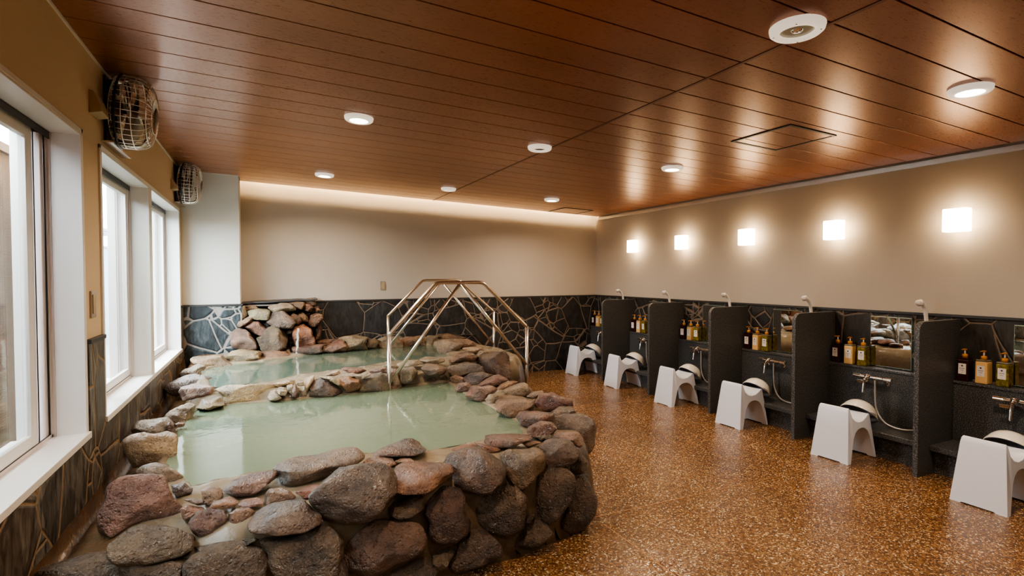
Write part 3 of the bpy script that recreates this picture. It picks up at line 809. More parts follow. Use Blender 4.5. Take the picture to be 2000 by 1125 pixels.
# pump bottles
def make_bottle(kind, loc, label, group):
    t = thing('pump_bottle', label, 'bottle', loc, group=group)
    w = .038; bm = bmesh.new(); box(bm, -w, w, -w, w, 0, .165)
    for v in bm.verts:
        if v.co.z > .1: v.co.x *= .97; v.co.y *= .97
    obj('body', bm, M[kind], t, bevel=.008, seg=3)
    bm = bmesh.new(); box(bm, -w*.95, w*.95, -w*.95, w*.95, .165, .178); 
    obj('shoulder', bm, M['bglass'] if kind != 'amber' else M['amber'], t, bevel=.006, seg=2)
    bm = bmesh.new(); lathe(bm, [(0, .176), (.018, .176), (.019, .200), (.016, .206), (0, .206)], 24)
    obj('collar', bm, M['pump'], t, smooth=True)
    bm = bmesh.new(); cyl(bm, (0, 0, .205), (0, 0, .238), .006, .0045, 14)
    obj('stem', bm, M['stem'], t, smooth=True)
    bm = bmesh.new(); box(bm, -.013, .013, -.010, .010, .236, .246); box(bm, -.045, -.010, -.005, .005, .238, .2455)
    obj('nozzle', bm, M['pump'], t, bevel=.003)
    lab = bmesh.new(); box(lab, -w-.0012, -w+.0005, -.024, .024, .055, .135)
    lb = obj('label_sticker', lab, M['label'], t)
    ink = bmesh.new(); x = -w-.0018
    lathe(ink, [(0, 0), (.0065, 0)], 16, Matrix.Translation((x, 0, .118)) @ Matrix.Rotation(pi/2, 4, 'Y'))
    for z, hw, th in ((.098, .016, .0016), (.086, .012, .0007), (.082, .010, .0007), (.066, .005, .0007)):
        vs = [ink.verts.new((x, -hw, z-th)), ink.verts.new((x, hw, z-th)), ink.verts.new((x, hw, z+th)), ink.verts.new((x, -hw, z+th))]; ink.faces.new(vs)
    k = obj('print', ink, M['ink'], lb)
    return t
kinds = [('amber', 'dark red brown'), ('cream', 'cream coloured'), ('oil', 'green gold')]
protos = {}
for i, (a, b) in enumerate(spans):
    for j, (k, cn) in enumerate(kinds):
        y = b - (0.055, 0.170, 0.285)[j] + random.uniform(-.006, .006)
        loc = (4.84, y, 0.69); rz = radians(random.uniform(-5, 9))
        lb = cn + ' labelled pump bottle, washing place ' + seat_names(i)
        if k not in protos:
            protos[k] = make_bottle(k, loc, lb, 'pump bottles on the shelves'); protos[k].rotation_euler.z = rz
        else: dup(protos[k], loc, rz, lb)

# stools
def make_stool(label, loc):
    t = thing('bath_stool', label, 'stool', loc, group='white plastic bath stools')
    H = .432
    outer = [(-.205, 0), (-.198, .05), (-.150, .40), (-.145, .42), (-.138, .43), (-.130, .432), (-.122, .425), (-.114, .395), (-.098, .355), (-.06, .322), (-.01, .308), (.05, .314), (.10, .338), (.130, .358), (.142, .358), (.150, .345), (.172, .22), (.205, 0)]
    arch = [(.184, 0), (.160, .10), (.132, .185), (.105, .228), (.07, .25), (.035, .258), (.0, .258), (-.035, .25), (-.07, .228), (-.10, .185), (-.130, .10), (-.160, 0)]
    prof = outer + arch
    def hw(z): return .150 - .034*(z/H)
    ts = [-1, -.62, -.56, .56, .62, 1]
    bm = bmesh.new(); cols = []
    for x, z in prof:
        col = []
        for s in ts:
            w = hw(z); y = s*w
            zz = z; xx = x
            if z < .001 and abs(s) < .6: zz = .009
            if z > .395:                     # rounded top corners of the back plate
                if abs(s) == 1 and z > .41: y = s*(w - .008*((z-.41)/.022)**2)
            col.append(bm.verts.new((xx, y, zz)))
        cols.append(col)
    N = len(prof)
    for i in range(N):
        j = (i+1) % N
        for k in range(5): bm.faces.new((cols[i][k], cols[i][k+1], cols[j][k+1], cols[j][k]))
    f1 = bm.faces.new([c[0] for c in cols]); f2 = bm.faces.new([c[-1] for c in cols][::-1])
    bmesh.ops.triangulate(bm, faces=[f1, f2])
    obj('frame', bm, M['plastic'], t, bevel=.010, seg=3)
    return t
def make_basin(label, loc, rz):
    t = thing('wash_basin', label, 'basin', loc, rz, group='upturned wash basins lying on the stools')
    T = Matrix.Rotation(radians(40), 4, 'Y')
    bm = bmesh.new()
    lathe(bm, [(.136, .0), (.139, .004), (.137, .012), (.132, .022), (.122, .048), (.104, .076), (.078, .098), (.045, .110), (0, .114)], 48, T)
    obj('bowl', bm, M['basin'], t, smooth=True)
    bm = bmesh.new()
    lathe(bm, [(.136, .0), (.131, .002), (.127, .022), (.117, .047), (.100, .073), (.075, .094), (.043, .106), (0, .110)], 48, T)
    obj('inner_wall', bm, M['bowl_in'], t, smooth=True)
    bm = bmesh.new()
    lathe(bm, [(0, .006), (.026, .006), (.030, .003), (.026, 0), (0, 0)], 20, T @ Matrix.Translation((-.05, -.128, 0.004)) @ Matrix.Diagonal((1.1, .7, 1, 1)))
    obj('thumb_grip', bm, M['basin'], t, smooth=True)
    return t
st = [(4.365, 6.63), (4.360, 5.63), (4.335, 4.60), (4.312, 3.665), (4.300, 2.645), (4.290, 1.665)]
p_st = p_ba = None
for i, (x, y) in enumerate(st):
    lb = 'white plastic bath stool at the washing place ' + seat_names(i)
    z = floor_z(x)
    rz = radians((0, -2, -1, 2, 3, 0)[i])
    lbb = 'upturned ivory wash basin lying on the stool ' + seat_names(i)
    if p_st is None: p_st = make_stool(lb, (x, y, z)); p_ba = make_basin(lbb, (x+.205, y, z+.320), rz)
    else: dup(p_st, (x, y, z), rz, lb); dup(p_ba, (x+.205, y+random.uniform(-.01, .01), z+.320), rz, lbb)

# ------------------------------------------------------------------ handrails over the tub walls
def handrail(A, Cc, zA, zC, flat, zf, label):
    """A, C: (x,y) of the posts; flat: the two x fractions where the level top begins and ends"""
    t = thing('handrail', label, 'handrail', (A[0], A[1], 0))
    def P(f, z): return (f*(Cc[0]-A[0]), f*(Cc[1]-A[1]), z)
    r = .017
    b = bmesh.new(); cyl(b, P(0, .08), P(0, zA), r, n=20); obj('post', b, M['steel'], t, smooth=True)
    b = bmesh.new(); cyl(b, P(1, floor_z(Cc[0])), P(1, zC), r, n=20); obj('post', b, M['steel'], t, smooth=True)
    b = bmesh.new(); tube(b, [P(0, zA-.01), P(0.012, zA+.008)] + [P(flat[0]-.03, zf-.022), P(flat[0]-.01, zf-.006), P(flat[0]+.02, zf), P(flat[1]-.02, zf), P(flat[1]+.01, zf-.006), P(flat[1]+.03, zf-.022)] + [P(.988, zC+.008), P(1, zC-.01)], r, 14)
    obj('top_rail', b, M['steel_warm_reflect'], t, smooth=True)
    m = (flat[0]+flat[1])/2
    b = bmesh.new(); tube(b, [P(.0, flat[2]), P(m, zf-.012)], r*.92, 14); obj('lower_rail', b, M['steel_warm_reflect'], t, smooth=True)
    b = bmesh.new(); tube(b, [P(m, zf-.012), P(1, flat[3])], r*.92, 14); obj('lower_rail', b, M['steel_warm_reflect'], t, smooth=True)
M['steel_warm_reflect'] = simple('steel_warm_reflection', (.74,.66,.57), 0.24, 1.0, (90, .05))  # steel with its warm reflections put into the colour
handrail((1.0, 4.587), (2.405, 4.66), .989, .989, (.325, .64, .55, .60), 1.437, 'near steel handrail crossing the wall of the front tub')
handrail((1.405, 6.50), (2.86, 6.53), 1.012, 1.012, (.325, .64, .62, .55), 1.445, 'far steel handrail crossing the wall of the back tub')

# ------------------------------------------------------------------ the two stone tubs
def sd(poly, x, y):
    """signed distance to a polygon, negative inside"""
    d = 1e9; ins = False; n = len(poly); j = n-1
    for i in range(n):
        xi, yi = poly[i]; xj, yj = poly[j]
        ex, ey = xj-xi, yj-yi; wx, wy = x-xi, y-yi
        k = max(0, min(1, (wx*ex+wy*ey)/(ex*ex+ey*ey+1e-12)))
        dd = hypot(wx-ex*k, wy-ey*k)
        if dd < d: d = dd
        if (yi > y) != (yj > y) and x < (xj-xi)*(y-yi)/(yj-yi)+xi: ins = not ins
        j = i
    return -d if ins else d
def sm(a, b, x):
    t = max(0, min(1, (x-a)/(b-a))); return t*t*(3-2*t)
OUT1 = [(-.787, 2.44), (-.55, 2.34), (-.3, 2.27), (.2, 2.26), (.84, 2.31), (1.3, 2.36), (1.62, 2.45), (1.85, 2.64), (2.03, 2.95), (2.16, 3.4), (2.20, 4.0), (2.22, 4.6), (2.22, 5.0), (-.787, 5.0)]
IN1 = [(-.45, 3.26), (-.29, 2.90), (-.18, 2.93), (.1, 2.94), (.48, 3.0), (.83, 2.90), (1.15, 2.92), (1.45, 2.93), (1.55, 3.15), (1.53, 3.54), (1.52, 3.81), (1.51, 4.29), (1.53, 4.62), (1.14, 4.60), (.63, 4.50), (.09, 4.52), (-.17, 4.56), (-.41, 4.58), (-.46, 4.28), (-.48, 3.83)]
OUT2 = [(-.787, 4.60), (-.4, 4.58), (.1, 4.52), (.63, 4.50), (1.14, 4.60), (1.5, 4.66), (1.7, 4.76), (2.1, 4.82), (2.5, 4.92), (2.72, 5.25), (2.76, 5.9), (2.68, 6.4), (2.45, 7.03), (-.787, 7.03)]
IN2 = [(-.36, 4.88), (.1, 4.98), (.37, 5.18), (.85, 5.29), (1.21, 5.50), (1.72, 5.50), (1.82, 5.5), (1.92, 5.83), (1.98, 6.27), (2.0, 6.58), (1.9, 6.66), (1.43, 6.62), (1.06, 6.62), (.68, 6.50), (.23, 6.28), (-.02, 6.12), (-.4, 6.05), (-.51, 5.75)]
def top1(x, y):
    z = .508
    z = z + (.415-z)*sm(-.50, -.62, x)                       # drain channel by the windows
    z = z + (.425-z)*sm(2.75, 2.45, y)*sm(-.1, -.35, x)
    return z
def top2(x, y):
    z = .605 + .045*sm(6.3, 6.7, y) - .02*sm(5.2, 4.7, y)
    z = z + (.44-z)*sm(-.50, -.62, x)*sm(6.2, 5.9, y)
    return z
def bathbody(name, parent, outer, inner, top, x0, x1, y0, y1, skip=None):
    st_ = 0.026; nx = int((x1-x0)/st_)+1; ny = int((y1-y0)/st_)+1
    bm = bmesh.new(); V = {}
    def h(x, y):
        so = sd(outer, x, y) if x > XL+.03 and y < YB-.06 else -1
        si = sd(inner, x, y)
        nz = noise.noise(Vector((x*3, y*3, 1)))*.010 + noise.noise(Vector((x*11, y*11, 5)))*.006
        T = top(x, y)+nz
        if si < 0.03:
            T = .12 + (T-.12)*sm(-.10, .03, si + nz)
        if so > -.16:
            k = max(0, min(1, (-so)/.16))
            fz = floor_z(x)-.02
            T = fz + (T-fz)*min(1, (1-(1-k)**3.6))
        return T, so
    for i in range(nx+1):
        for j in range(ny+1):
            x = x0+(x1-x0)*i/nx; y = y0+(y1-y0)*j/ny
            if skip and skip(x, y): continue
            T, so = h(x, y)
            if so > .02: continue
            if y > COLY-WP-.01 and x < COLX+WP+.01: continue
            V[i, j] = bm.verts.new((x, y, T))
    for i in range(nx):
        for j in range(ny):
            q = [V.get(k) for k in ((i, j), (i+1, j), (i+1, j+1), (i, j+1))]
            if all(q): bm.faces.new(q)
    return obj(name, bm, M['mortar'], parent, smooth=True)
bath1 = thing('stone_bath', 'front hot spring tub with a mortared boulder wall and green milky water', 'bath', (0.7, 3.5, 0))
bath2 = thing('stone_bath', 'back hot spring tub with a raised stone rim below the rock waterfall', 'bath', (0.7, 5.8, 0))
MW = [(bath1, bath1.location.copy()), (bath2, bath2.location.copy())]
b1 = bathbody('mortar_bed', None, OUT1, IN1, top1, XL+WP, 2.26, 2.22, 4.72)
b2 = bathbody('mortar_bed', None, OUT2, IN2, top2, XL+WP, 2.80, 4.46, YB-WP)
for o, p in ((b1, bath1), (b2, bath2)):
    o.parent = p; o.location = -p.location
def waterplane(name, poly, z, mat, label):
    bm = bmesh.new(); f = bm.faces.new([bm.verts.new((x, y, z)) for x, y in poly])
    bmesh.ops.triangulate(bm, faces=[f])
    return tag(obj(name, bm, mat), label, 'water', None, 'stuff')
def grow(poly, d):
    cx = sum(p[0] for p in poly)/len(poly); cy = sum(p[1] for p in poly)/len(poly)
    return [(p[0]+(p[0]-cx)/hypot(p[0]-cx, p[1]-cy)*d, p[1]+(p[1]-cy)/hypot(p[0]-cx, p[1]-cy)*d) for p in poly]
waterplane('bath_water', grow(IN1, .035), W1, M['water1'], 'milky green water filling the front tub')
waterplane('bath_water', grow(IN2, .035), W2, M['water2'], 'milky green water filling the back tub')

# ---- stones: each one a body of its own, its outline taken where it stands on the masonry
RNG = random.Random(11)
def yfront(x):
    pts = [(-.9, 2.45), (-.55, 2.36), (-.3, 2.29), (.2, 2.28), (.84, 2.33), (1.3, 2.38), (1.62, 2.47), (1.85, 2.66), (2.03, 2.97), (2.16, 3.42), (2.3, 4.0)]
    for (a, ya), (b, yb) in zip(pts, pts[1:]):
        if a <= x <= b: return ya+(yb-ya)*(x-a)/(b-a)
    return pts[0][1] if x < pts[0][0] else pts[-1][1]
ICO = {}
def ico(n):
    if n not in ICO:
        bm = bmesh.new(); bmesh.ops.create_icosphere(bm, subdivisions=n, radius=1)
        bm.verts.ensure_lookup_table()
        ICO[n] = ([v.co.copy() for v in bm.verts], [[v.index for v in f.verts] for f in bm.faces]); bm.free()
    return ICO[n]
def stone(name, poly, anchor, col, depth=.8, parent=None, detail=4, pw=2.9):
    cx = sum(p[0] for p in poly)/len(poly); cy = sum(p[1] for p in poly)/len(poly)
    d = ray(cx, cy)
    mode, val = anchor
    if mode == 'T': t = (val-CAMP.z)/d.z
    elif mode == 'Y': t = val/d.y
    elif mode == 'F':
        t = 2.4/d.y
        for _ in range(30):
            x = d.x*t; z = CAMP.z+d.z*t; t = t*.5 + .5*(yfront(x)+val-.085+.055*max(0, min(1, (z-.26)/.2)))/d.y
    P = CAMP + d*t
    dist = (d*t).dot(RM @ Vector((0, 1, 0)))
    v = d.normalized(); r = Vector((v.y, -v.x, 0)).normalized(); u = r.cross(v).normalized(); hz = Vector((v.x, v.y, 0)).normalized()
    sph = -v.z; cph = sqrt(1-sph*sph)
    # outline in metres on the plane through P that faces the view
    pts = []
    for px, py in poly:
        q = ray(px, py); k = (P-CAMP).dot(v)/q.dot(v); Q = CAMP+q*k - P
        pts.append((Q.dot(r), Q.dot(u)))
    W = (max(p[0] for p in pts)-min(p[0] for p in pts))/2; Vh = (max(p[1] for p in pts)-min(p[1] for p in pts))/2
    D = depth*W if mode == 'T' else depth
    if mode == 'T': D = min(D, .85*Vh/max(sph, .05))
    H = sqrt(max(1e-5, Vh*Vh-(D*sph)**2))/cph
    n = len(pts)
    def radius(th):
        c, s = cos(th), sin(th); best = 0
        for i in range(n):
            (ax, ay), (bx, by) = pts[i], pts[(i+1) % n]
            ex, ey = bx-ax, by-ay; den = c*ey - s*ex
            if abs(den) < 1e-9: continue
            tt = (ax*ey-ay*ex)/den; kk = (ax*s-ay*c)/(-(ex*s-ey*c)) if abs(ex*s-ey*c) > 1e-9 else -1
            if tt > 0 and -1e-3 <= kk <= 1.001: best = max(best, tt)
        return best
    R = [radius(2*pi*i/180) for i in range(180)]
    R = [(R[i-2]+2*R[i-1]+3*R[i]+2*R[(i+1) % 180]+R[(i+2) % 180])/9*1.10 for i in range(180)]
    vs, fs = ico(detail); me = bpy.data.meshes.new(name)
    cuts = []
    for _ in range(12):
        ca = RNG.random()*2*pi; cz = RNG.uniform(-.6, 1.0); ch = sqrt(1-min(1, cz*cz)*.98)
        cuts.append((Vector((cos(ca)*ch, sin(ca)*ch, cz)).normalized(), RNG.uniform(.72, .98)))
    out = []; sd_ = RNG.random()*100; sz = (W+Vh)/2; fr = 1.0/max(sz, .03)
    for nv in vs:
        pn = (abs(nv.x)**pw+abs(nv.y)**pw+abs(nv.z)**pw)**(1/pw); nv = nv/pn
        for cn, cd in cuts:
            k = nv.dot(cn)-cd
            if k > 0: nv -= cn*(k*.95)
        a, b, c = nv                                  # a right, b away, c up
        uu = a; vv = (c*H*cph + b*D*sph)/Vh; m = hypot(uu, vv)
        if m > 1: uu /= m; vv /= m; m = 1
        th = atan2(vv*Vh, uu*W)/(2*pi)*180
        i0 = int(math.floor(th)) % 180; f = th-math.floor(th)
        rr = (R[i0]*(1-f)+R[(i0+1) % 180]*f)
        mm = min(1, m*1.06)**.92
        t_ = b*D*cph - c*H*sph; T0 = sqrt((D*cph)**2+(H*sph)**2)
        q = max(-1, min(1, t_/T0)); q = math.copysign(abs(q)**.75, q)
        ang = atan2(vv*Vh, uu*W)
        p = r*(cos(ang)*rr*mm) + u*(sin(ang)*rr*mm) + v*(q*T0)
        nn = p.normalized()
        s3 = Vector((p.x*fr*1.1+sd_, p.y*fr*1.1, p.z*fr*1.1))
        dsp = noise.noise(s3)*.12 + noise.noise(s3*2.3)*.06 + noise.noise(s3*5.5)*.040 + noise.noise(s3*11)*.018
        fac = noise.voronoi(s3*1.2)[0]; dsp += (fac[1]-fac[0])*-.05
        p += nn*dsp*min(W, Vh, .2)
        out.append(p)
    me.from_pydata([tuple(p) for p in out], [], fs)
    for pl in me.polygons: pl.use_smooth = True
    me.materials.append(M['stone'])
    o = bpy.data.objects.new(name, me); C.objects.link(o)
    o.color = (*srgb(*col), 1)
    if parent: o.parent = parent; o.location = P-parent.location
    else: o.location = P
    return o
def Z(x0, y0, s, *pts): return [(x0+a/s, y0+b/s) for a, b in pts]
def zA(*p): return Z(60, 900, 5, *p)
def zB(*p): return Z(320, 900, 5, *p)
def zC(*p): return Z(560, 840, 5, *p)
def zD(*p): return Z(640, 900, 5, *p)
def zE(*p): return Z(880, 840, 5, *p)
def zF(*p): return Z(880, 715, 5, *p)
def zG(*p): return Z(760, 640, 5, *p)
def zH(*p): return Z(230, 780, 6.25, *p)
def zJ(*p): return Z(310, 670, 6.25, *p)
def zI(*p): return Z(440, 570, 7.5, *p)
def zK(*p): return Z(520, 680, 7.143, *p)
def zL(*p): return Z(580, 630, 7.143, *p)

# loose boulders along the window side: things of their own
loose = [
 ('large red brown boulder at the near left corner of the front tub', zA((750,290),(900,180),(1150,140),(1330,180),(1400,300),(1440,500),(1320,560),(1000,620),(780,740),(690,640),(695,460)), ('T', .53), (.50,.32,.27), .75),
 ('grey boulder tucked behind the large red brown boulder', zA((1040,110),(1120,50),(1210,20),(1330,50),(1470,140),(1475,215),(1400,235),(1300,200),(1150,190)), ('T', .53), (.62,.56,.52), .8),
 ('small grey purple stone beside the large red brown boulder at the water', zB((80,240),(200,220),(290,270),(270,310),(130,355),(90,300)), ('T', .53), (.45,.40,.40), .8),
 ('big cream boulder on the left rim of the front tub', zH((80,520),(170,440),(590,390),(700,450),(700,620),(660,770),(560,800),(400,800),(200,820),(120,680)), ('T', .53), (.78,.68,.56), .7),
 ('flat white grey boulder just beyond the big cream boulder', zH((180,320),(250,265),(600,225),(660,280),(640,360),(560,400),(400,430),(210,430),(180,370)), ('T', .55), (.70,.68,.66), .8),
 ('pale pointed boulder on the left rim between channel and front tub', zJ((90,880),(200,790),(380,730),(450,760),(440,830),(360,940),(250,970),(120,930)), ('T', .54), (.78,.71,.64), .8),
 ('pinkish white boulder at the left end of the wall between the tubs', zJ((265,600),(290,540),(420,510),(600,500),(690,530),(690,600),(620,690),(510,720),(400,700),(300,700)), ('T', .58), (.66,.55,.53), .8),
 ('dark grey boulder by the window wall at the left of the back tub', zJ((90,540),(150,480),(300,420),(440,380),(520,400),(640,430),(620,495),(480,510),(290,560),(250,640),(170,630),(110,600)), ('T', .55), (.50,.46,.46), .8),
 ('rounded pale boulder at the far left of the back tub', zJ((260,380),(330,310),(500,250),(560,270),(570,330),(520,390),(400,400),(290,420)), ('T', .58), (.68,.64,.60), .8),
]
for lb, poly, an, col, dp in loose:
    tag(stone('boulder', poly, an, col, dp), lb, 'boulder')

T1 = ('T', .550); T0 = ('T', .530)
rim1 = [
 (zB((590,270),(660,200),(800,145),(1000,105),(1100,115),(1105,160),(1000,230),(880,330),(750,345),(620,310)), T1, (.50,.36,.33)),
 (zB((360,290),(440,260),(540,265),(580,330),(560,370),(430,430),(390,400),(380,340)), T0, (.62,.52,.44)),
 (zB((190,380),(260,365),(360,375),(420,420),(330,435),(250,405)), T0, (.50,.36,.28)),
 (zB((440,465),(500,400),(640,350),(715,390),(710,420),(640,460),(520,475)), T0, (.62,.44,.30)),
 (zB((725,435),(780,380),(900,360),(960,380),(965,420),(900,440),(800,455)), T0, (.56,.36,.30)),
 (zB((990,330),(1040,280),(1140,270),(1230,300),(1280,350),(1230,390),(1130,410),(1000,440)), T0, (.52,.40,.32)),
 (zB((1290,310),(1360,260),(1470,235),(1590,240),(1500,345),(1370,360)), T0, (.60,.38,.32)),
 (zB((165,470),(230,440),(380,455),(390,480),(290,530),(210,585),(175,540)), ('T', .50), (.60,.44,.38)),
 (zB((250,600),(330,500),(450,475),(570,500),(620,570),(570,650),(490,720),(380,740),(290,700)), ('T', .50), (.44,.29,.26)),
 (zB((630,520),(700,470),(820,460),(890,500),(860,590),(730,675),(650,620)), ('T', .50), (.44,.30,.23)),
 (zB((850,620),(900,530),(1050,430),(1370,380),(1440,430),(1510,530),(1500,610),(1370,690),(1100,715),(880,685)), ('T', .50), (.38,.29,.24)),
 ([(541,925),(545,905),(575,893),(620,889),(650,879),(685,874),(700,883),(708,893),(690,908),(670,914),(640,927),(590,947),(560,954),(548,947)], T1, (.53,.44,.36)),
 (zC((835,220),(900,180),(1050,130),(1150,85),(1220,85),(1300,130),(1350,190),(1240,245),(1000,250),(880,255)), T1, (.44,.33,.28)),
 (zC((280,600),(350,500),(480,400),(600,360),(800,350),(900,335),(1000,390),(1040,480),(1030,600),(960,740),(800,855),(560,900),(430,855),(330,750),(285,690)), ('F', .10), (.32,.26,.24)),
 (zC((750,330),(800,270),(900,255),(1020,280),(1060,330),(1000,355),(850,355)), T0, (.60,.46,.38)),
 (zC((1060,305),(1120,275),(1200,275),(1240,300),(1160,320)), T0, (.62,.45,.34)),
 (zD((640,190),(670,60),(760,20),(1130,15),(1200,60),(1190,130),(1100,220),(950,300),(760,310),(670,290)), ('F', .10), (.54,.36,.25)),
 (zE((-50,330),(-20,220),(130,190),(275,195),(400,250),(500,320),(525,400),(475,510),(370,590),(275,600),(120,575),(50,520),(0,420)), ('F', .12), (.35,.26,.24)),
 (zE((290,110),(340,55),(450,40),(640,35),(740,50),(790,80),(700,115),(620,155),(500,165),(400,140)), T1, (.44,.30,.26)),
 (zE((0,195),(120,145),(210,135),(265,165),(200,195),(100,210)), T0, (.56,.36,.26)),
 (zE((220,110),(290,130),(460,170),(480,195),(400,220),(300,175)), T0, (.56,.36,.29)),
 (zE((440,220),(560,175),(700,195),(800,165),(900,200),(935,260),(900,370),(790,495),(720,565),(640,560),(570,470),(520,340)), ('F', .12), (.45,.37,.27)),
 (zE((850,160),(930,110),(1000,85),(1140,100),(1200,150),(1245,220),(1200,310),(1100,360),(960,340),(930,210)), ('F', .12), (.36,.26,.23)),
 (zE((690,120),(740,100),(860,110),(880,130),(760,170)), T0, (.55,.42,.34)),
 (zE((1000,55),(1150,20),(1250,30),(1290,90),(1280,150),(1240,165),(1190,110),(1080,90)), T0, (.62,.48,.42)),
 (zF((980,590),(1020,530),(1130,480),(1280,480),(1390,520),(1415,620),(1400,760),(1330,840),(1250,870),(1220,760),(1100,670)), ('T', .47), (.40,.32,.27)),
 (zF((980,460),(1060,400),(1170,395),(1220,440),(1210,485),(1100,495)), T1, (.46,.39,.31)),
 (zF((830,330),(880,280),(1000,265),(1050,300),(1180,330),(1185,390),(1080,400),(980,435),(920,445),(850,410)), ('T', .56), (.52,.32,.29)),
 (zF((640,500),(700,445),(900,450),(990,470),(1000,530),(900,565),(780,605),(700,575)), T1, (.50,.34,.30)),
 (zF((725,640),(780,590),(880,540),(980,555),(1030,610),(980,670),(850,690),(760,680)), T1, (.46,.30,.26)),
 (zF((840,690),(900,665),(1000,670),(960,715),(880,720)), T0, (.48,.42,.30)),
 (zF((430,380),(470,330),(600,320),(800,350),(800,390),(720,440),(640,505),(560,485),(460,435)), T1, (.55,.42,.31)),
 (zF((750,430),(810,395),(890,410),(890,440),(800,450)), T0, (.55,.44,.34)),
 (zF((340,330),(380,280),(440,280),(480,320),(430,385),(370,365)), T0, (.64,.60,.55)),
 (zF((150,290),(220,190),(380,190),(450,220),(430,265),(345,295),(330,350),(230,330)), T1, (.57,.41,.35)),
 (zF((510,240),(600,180),(720,165),(800,230),(740,285),(600,295)), T1, (.60,.52,.43)),
 (zF((440,240),(500,170),(600,145),(660,155),(570,205),(500,245)), T0, (.68,.52,.38)),
 (zF((270,185),(380,110),(460,85),(540,120),(550,145),(430,190),(330,195)), T1, (.55,.36,.30)),
 (zF((130,120),(200,70),(300,60),(410,90),(390,130),(270,185),(170,175)), T1, (.42,.34,.34)),
 (zF((0,110),(60,90),(120,110),(130,160),(60,180),(10,150)), T0, (.60,.48,.41)),
 (zF((40,220),(80,170),(170,165),(205,210),(160,275),(80,260)), T0, (.60,.47,.43)),
 (zF((730,300),(800,250),(890,240),(905,270),(820,315)), T0, (.58,.50,.43)),
 (zF((755,345),(830,315),(830,385),(790,375)), T0, (.58,.47,.40)),
 (zF((460,300),(560,280),(700,300),(740,335),(600,335),(470,335)), T0, (.52,.42,.33)),
 (zF((1000,665),(1080,640),(1150,660),(1160,710),(1060,710)), T0, (.55,.43,.37)),
 (zH((580,370),(640,240),(720,430),(700,465),(640,400)), T0, (.46,.32,.25)),
 (zH((680,310),(740,280),(820,285),(805,330),(720,345)), T0, (.62,.44,.36)),
 (zJ((470,790),(540,690),(770,650),(785,760),(620,810)), ('Y', 4.52), (.66,.60,.48)),
]
for poly, an, col in rim1:
    stone('rim_stone', poly, an, tuple(c*.95 for c in col), .8 if an[0] == 'T' else .14, bath1)
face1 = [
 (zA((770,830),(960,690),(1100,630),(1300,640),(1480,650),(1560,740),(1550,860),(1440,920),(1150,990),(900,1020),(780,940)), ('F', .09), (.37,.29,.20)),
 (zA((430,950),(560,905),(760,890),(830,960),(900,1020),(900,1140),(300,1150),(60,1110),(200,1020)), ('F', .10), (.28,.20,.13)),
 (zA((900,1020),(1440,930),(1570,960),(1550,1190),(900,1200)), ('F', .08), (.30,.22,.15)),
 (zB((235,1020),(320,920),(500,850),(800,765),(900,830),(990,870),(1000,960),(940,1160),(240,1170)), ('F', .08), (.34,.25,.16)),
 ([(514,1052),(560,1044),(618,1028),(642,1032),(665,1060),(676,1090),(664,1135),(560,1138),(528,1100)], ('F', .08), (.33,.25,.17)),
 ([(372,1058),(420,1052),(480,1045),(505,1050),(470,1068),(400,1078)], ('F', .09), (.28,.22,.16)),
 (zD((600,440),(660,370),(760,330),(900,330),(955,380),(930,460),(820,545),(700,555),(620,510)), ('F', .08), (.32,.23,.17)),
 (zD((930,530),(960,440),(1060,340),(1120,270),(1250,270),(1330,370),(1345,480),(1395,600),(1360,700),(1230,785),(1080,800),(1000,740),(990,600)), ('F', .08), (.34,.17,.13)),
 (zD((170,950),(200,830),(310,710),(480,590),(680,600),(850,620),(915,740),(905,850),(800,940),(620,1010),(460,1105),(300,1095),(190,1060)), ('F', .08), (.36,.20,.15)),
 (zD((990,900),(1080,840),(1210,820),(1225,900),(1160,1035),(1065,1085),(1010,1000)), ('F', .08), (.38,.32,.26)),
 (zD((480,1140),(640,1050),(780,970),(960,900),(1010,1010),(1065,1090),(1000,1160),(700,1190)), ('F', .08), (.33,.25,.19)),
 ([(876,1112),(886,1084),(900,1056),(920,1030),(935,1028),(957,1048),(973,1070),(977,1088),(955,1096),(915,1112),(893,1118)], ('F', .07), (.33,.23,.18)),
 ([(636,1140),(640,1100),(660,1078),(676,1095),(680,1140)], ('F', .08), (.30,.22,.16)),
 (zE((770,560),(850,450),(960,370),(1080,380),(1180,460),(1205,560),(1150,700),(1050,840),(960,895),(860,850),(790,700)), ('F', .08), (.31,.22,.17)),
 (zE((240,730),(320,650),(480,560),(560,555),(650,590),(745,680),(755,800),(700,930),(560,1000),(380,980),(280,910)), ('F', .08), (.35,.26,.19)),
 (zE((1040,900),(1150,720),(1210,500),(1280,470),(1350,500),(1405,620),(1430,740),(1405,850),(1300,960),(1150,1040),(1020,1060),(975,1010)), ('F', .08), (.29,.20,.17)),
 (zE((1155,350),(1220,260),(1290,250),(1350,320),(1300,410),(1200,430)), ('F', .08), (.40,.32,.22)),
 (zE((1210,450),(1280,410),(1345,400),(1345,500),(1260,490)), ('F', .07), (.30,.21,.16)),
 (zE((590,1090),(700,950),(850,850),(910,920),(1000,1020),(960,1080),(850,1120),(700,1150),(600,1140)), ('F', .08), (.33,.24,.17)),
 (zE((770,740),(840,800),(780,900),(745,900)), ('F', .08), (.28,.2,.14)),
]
for poly, an, col in face1:
    stone('facing_stone', poly, an, tuple(c*.80 for c in col), .095, bath1)  # colours darkened to carry the shade low on the front wall
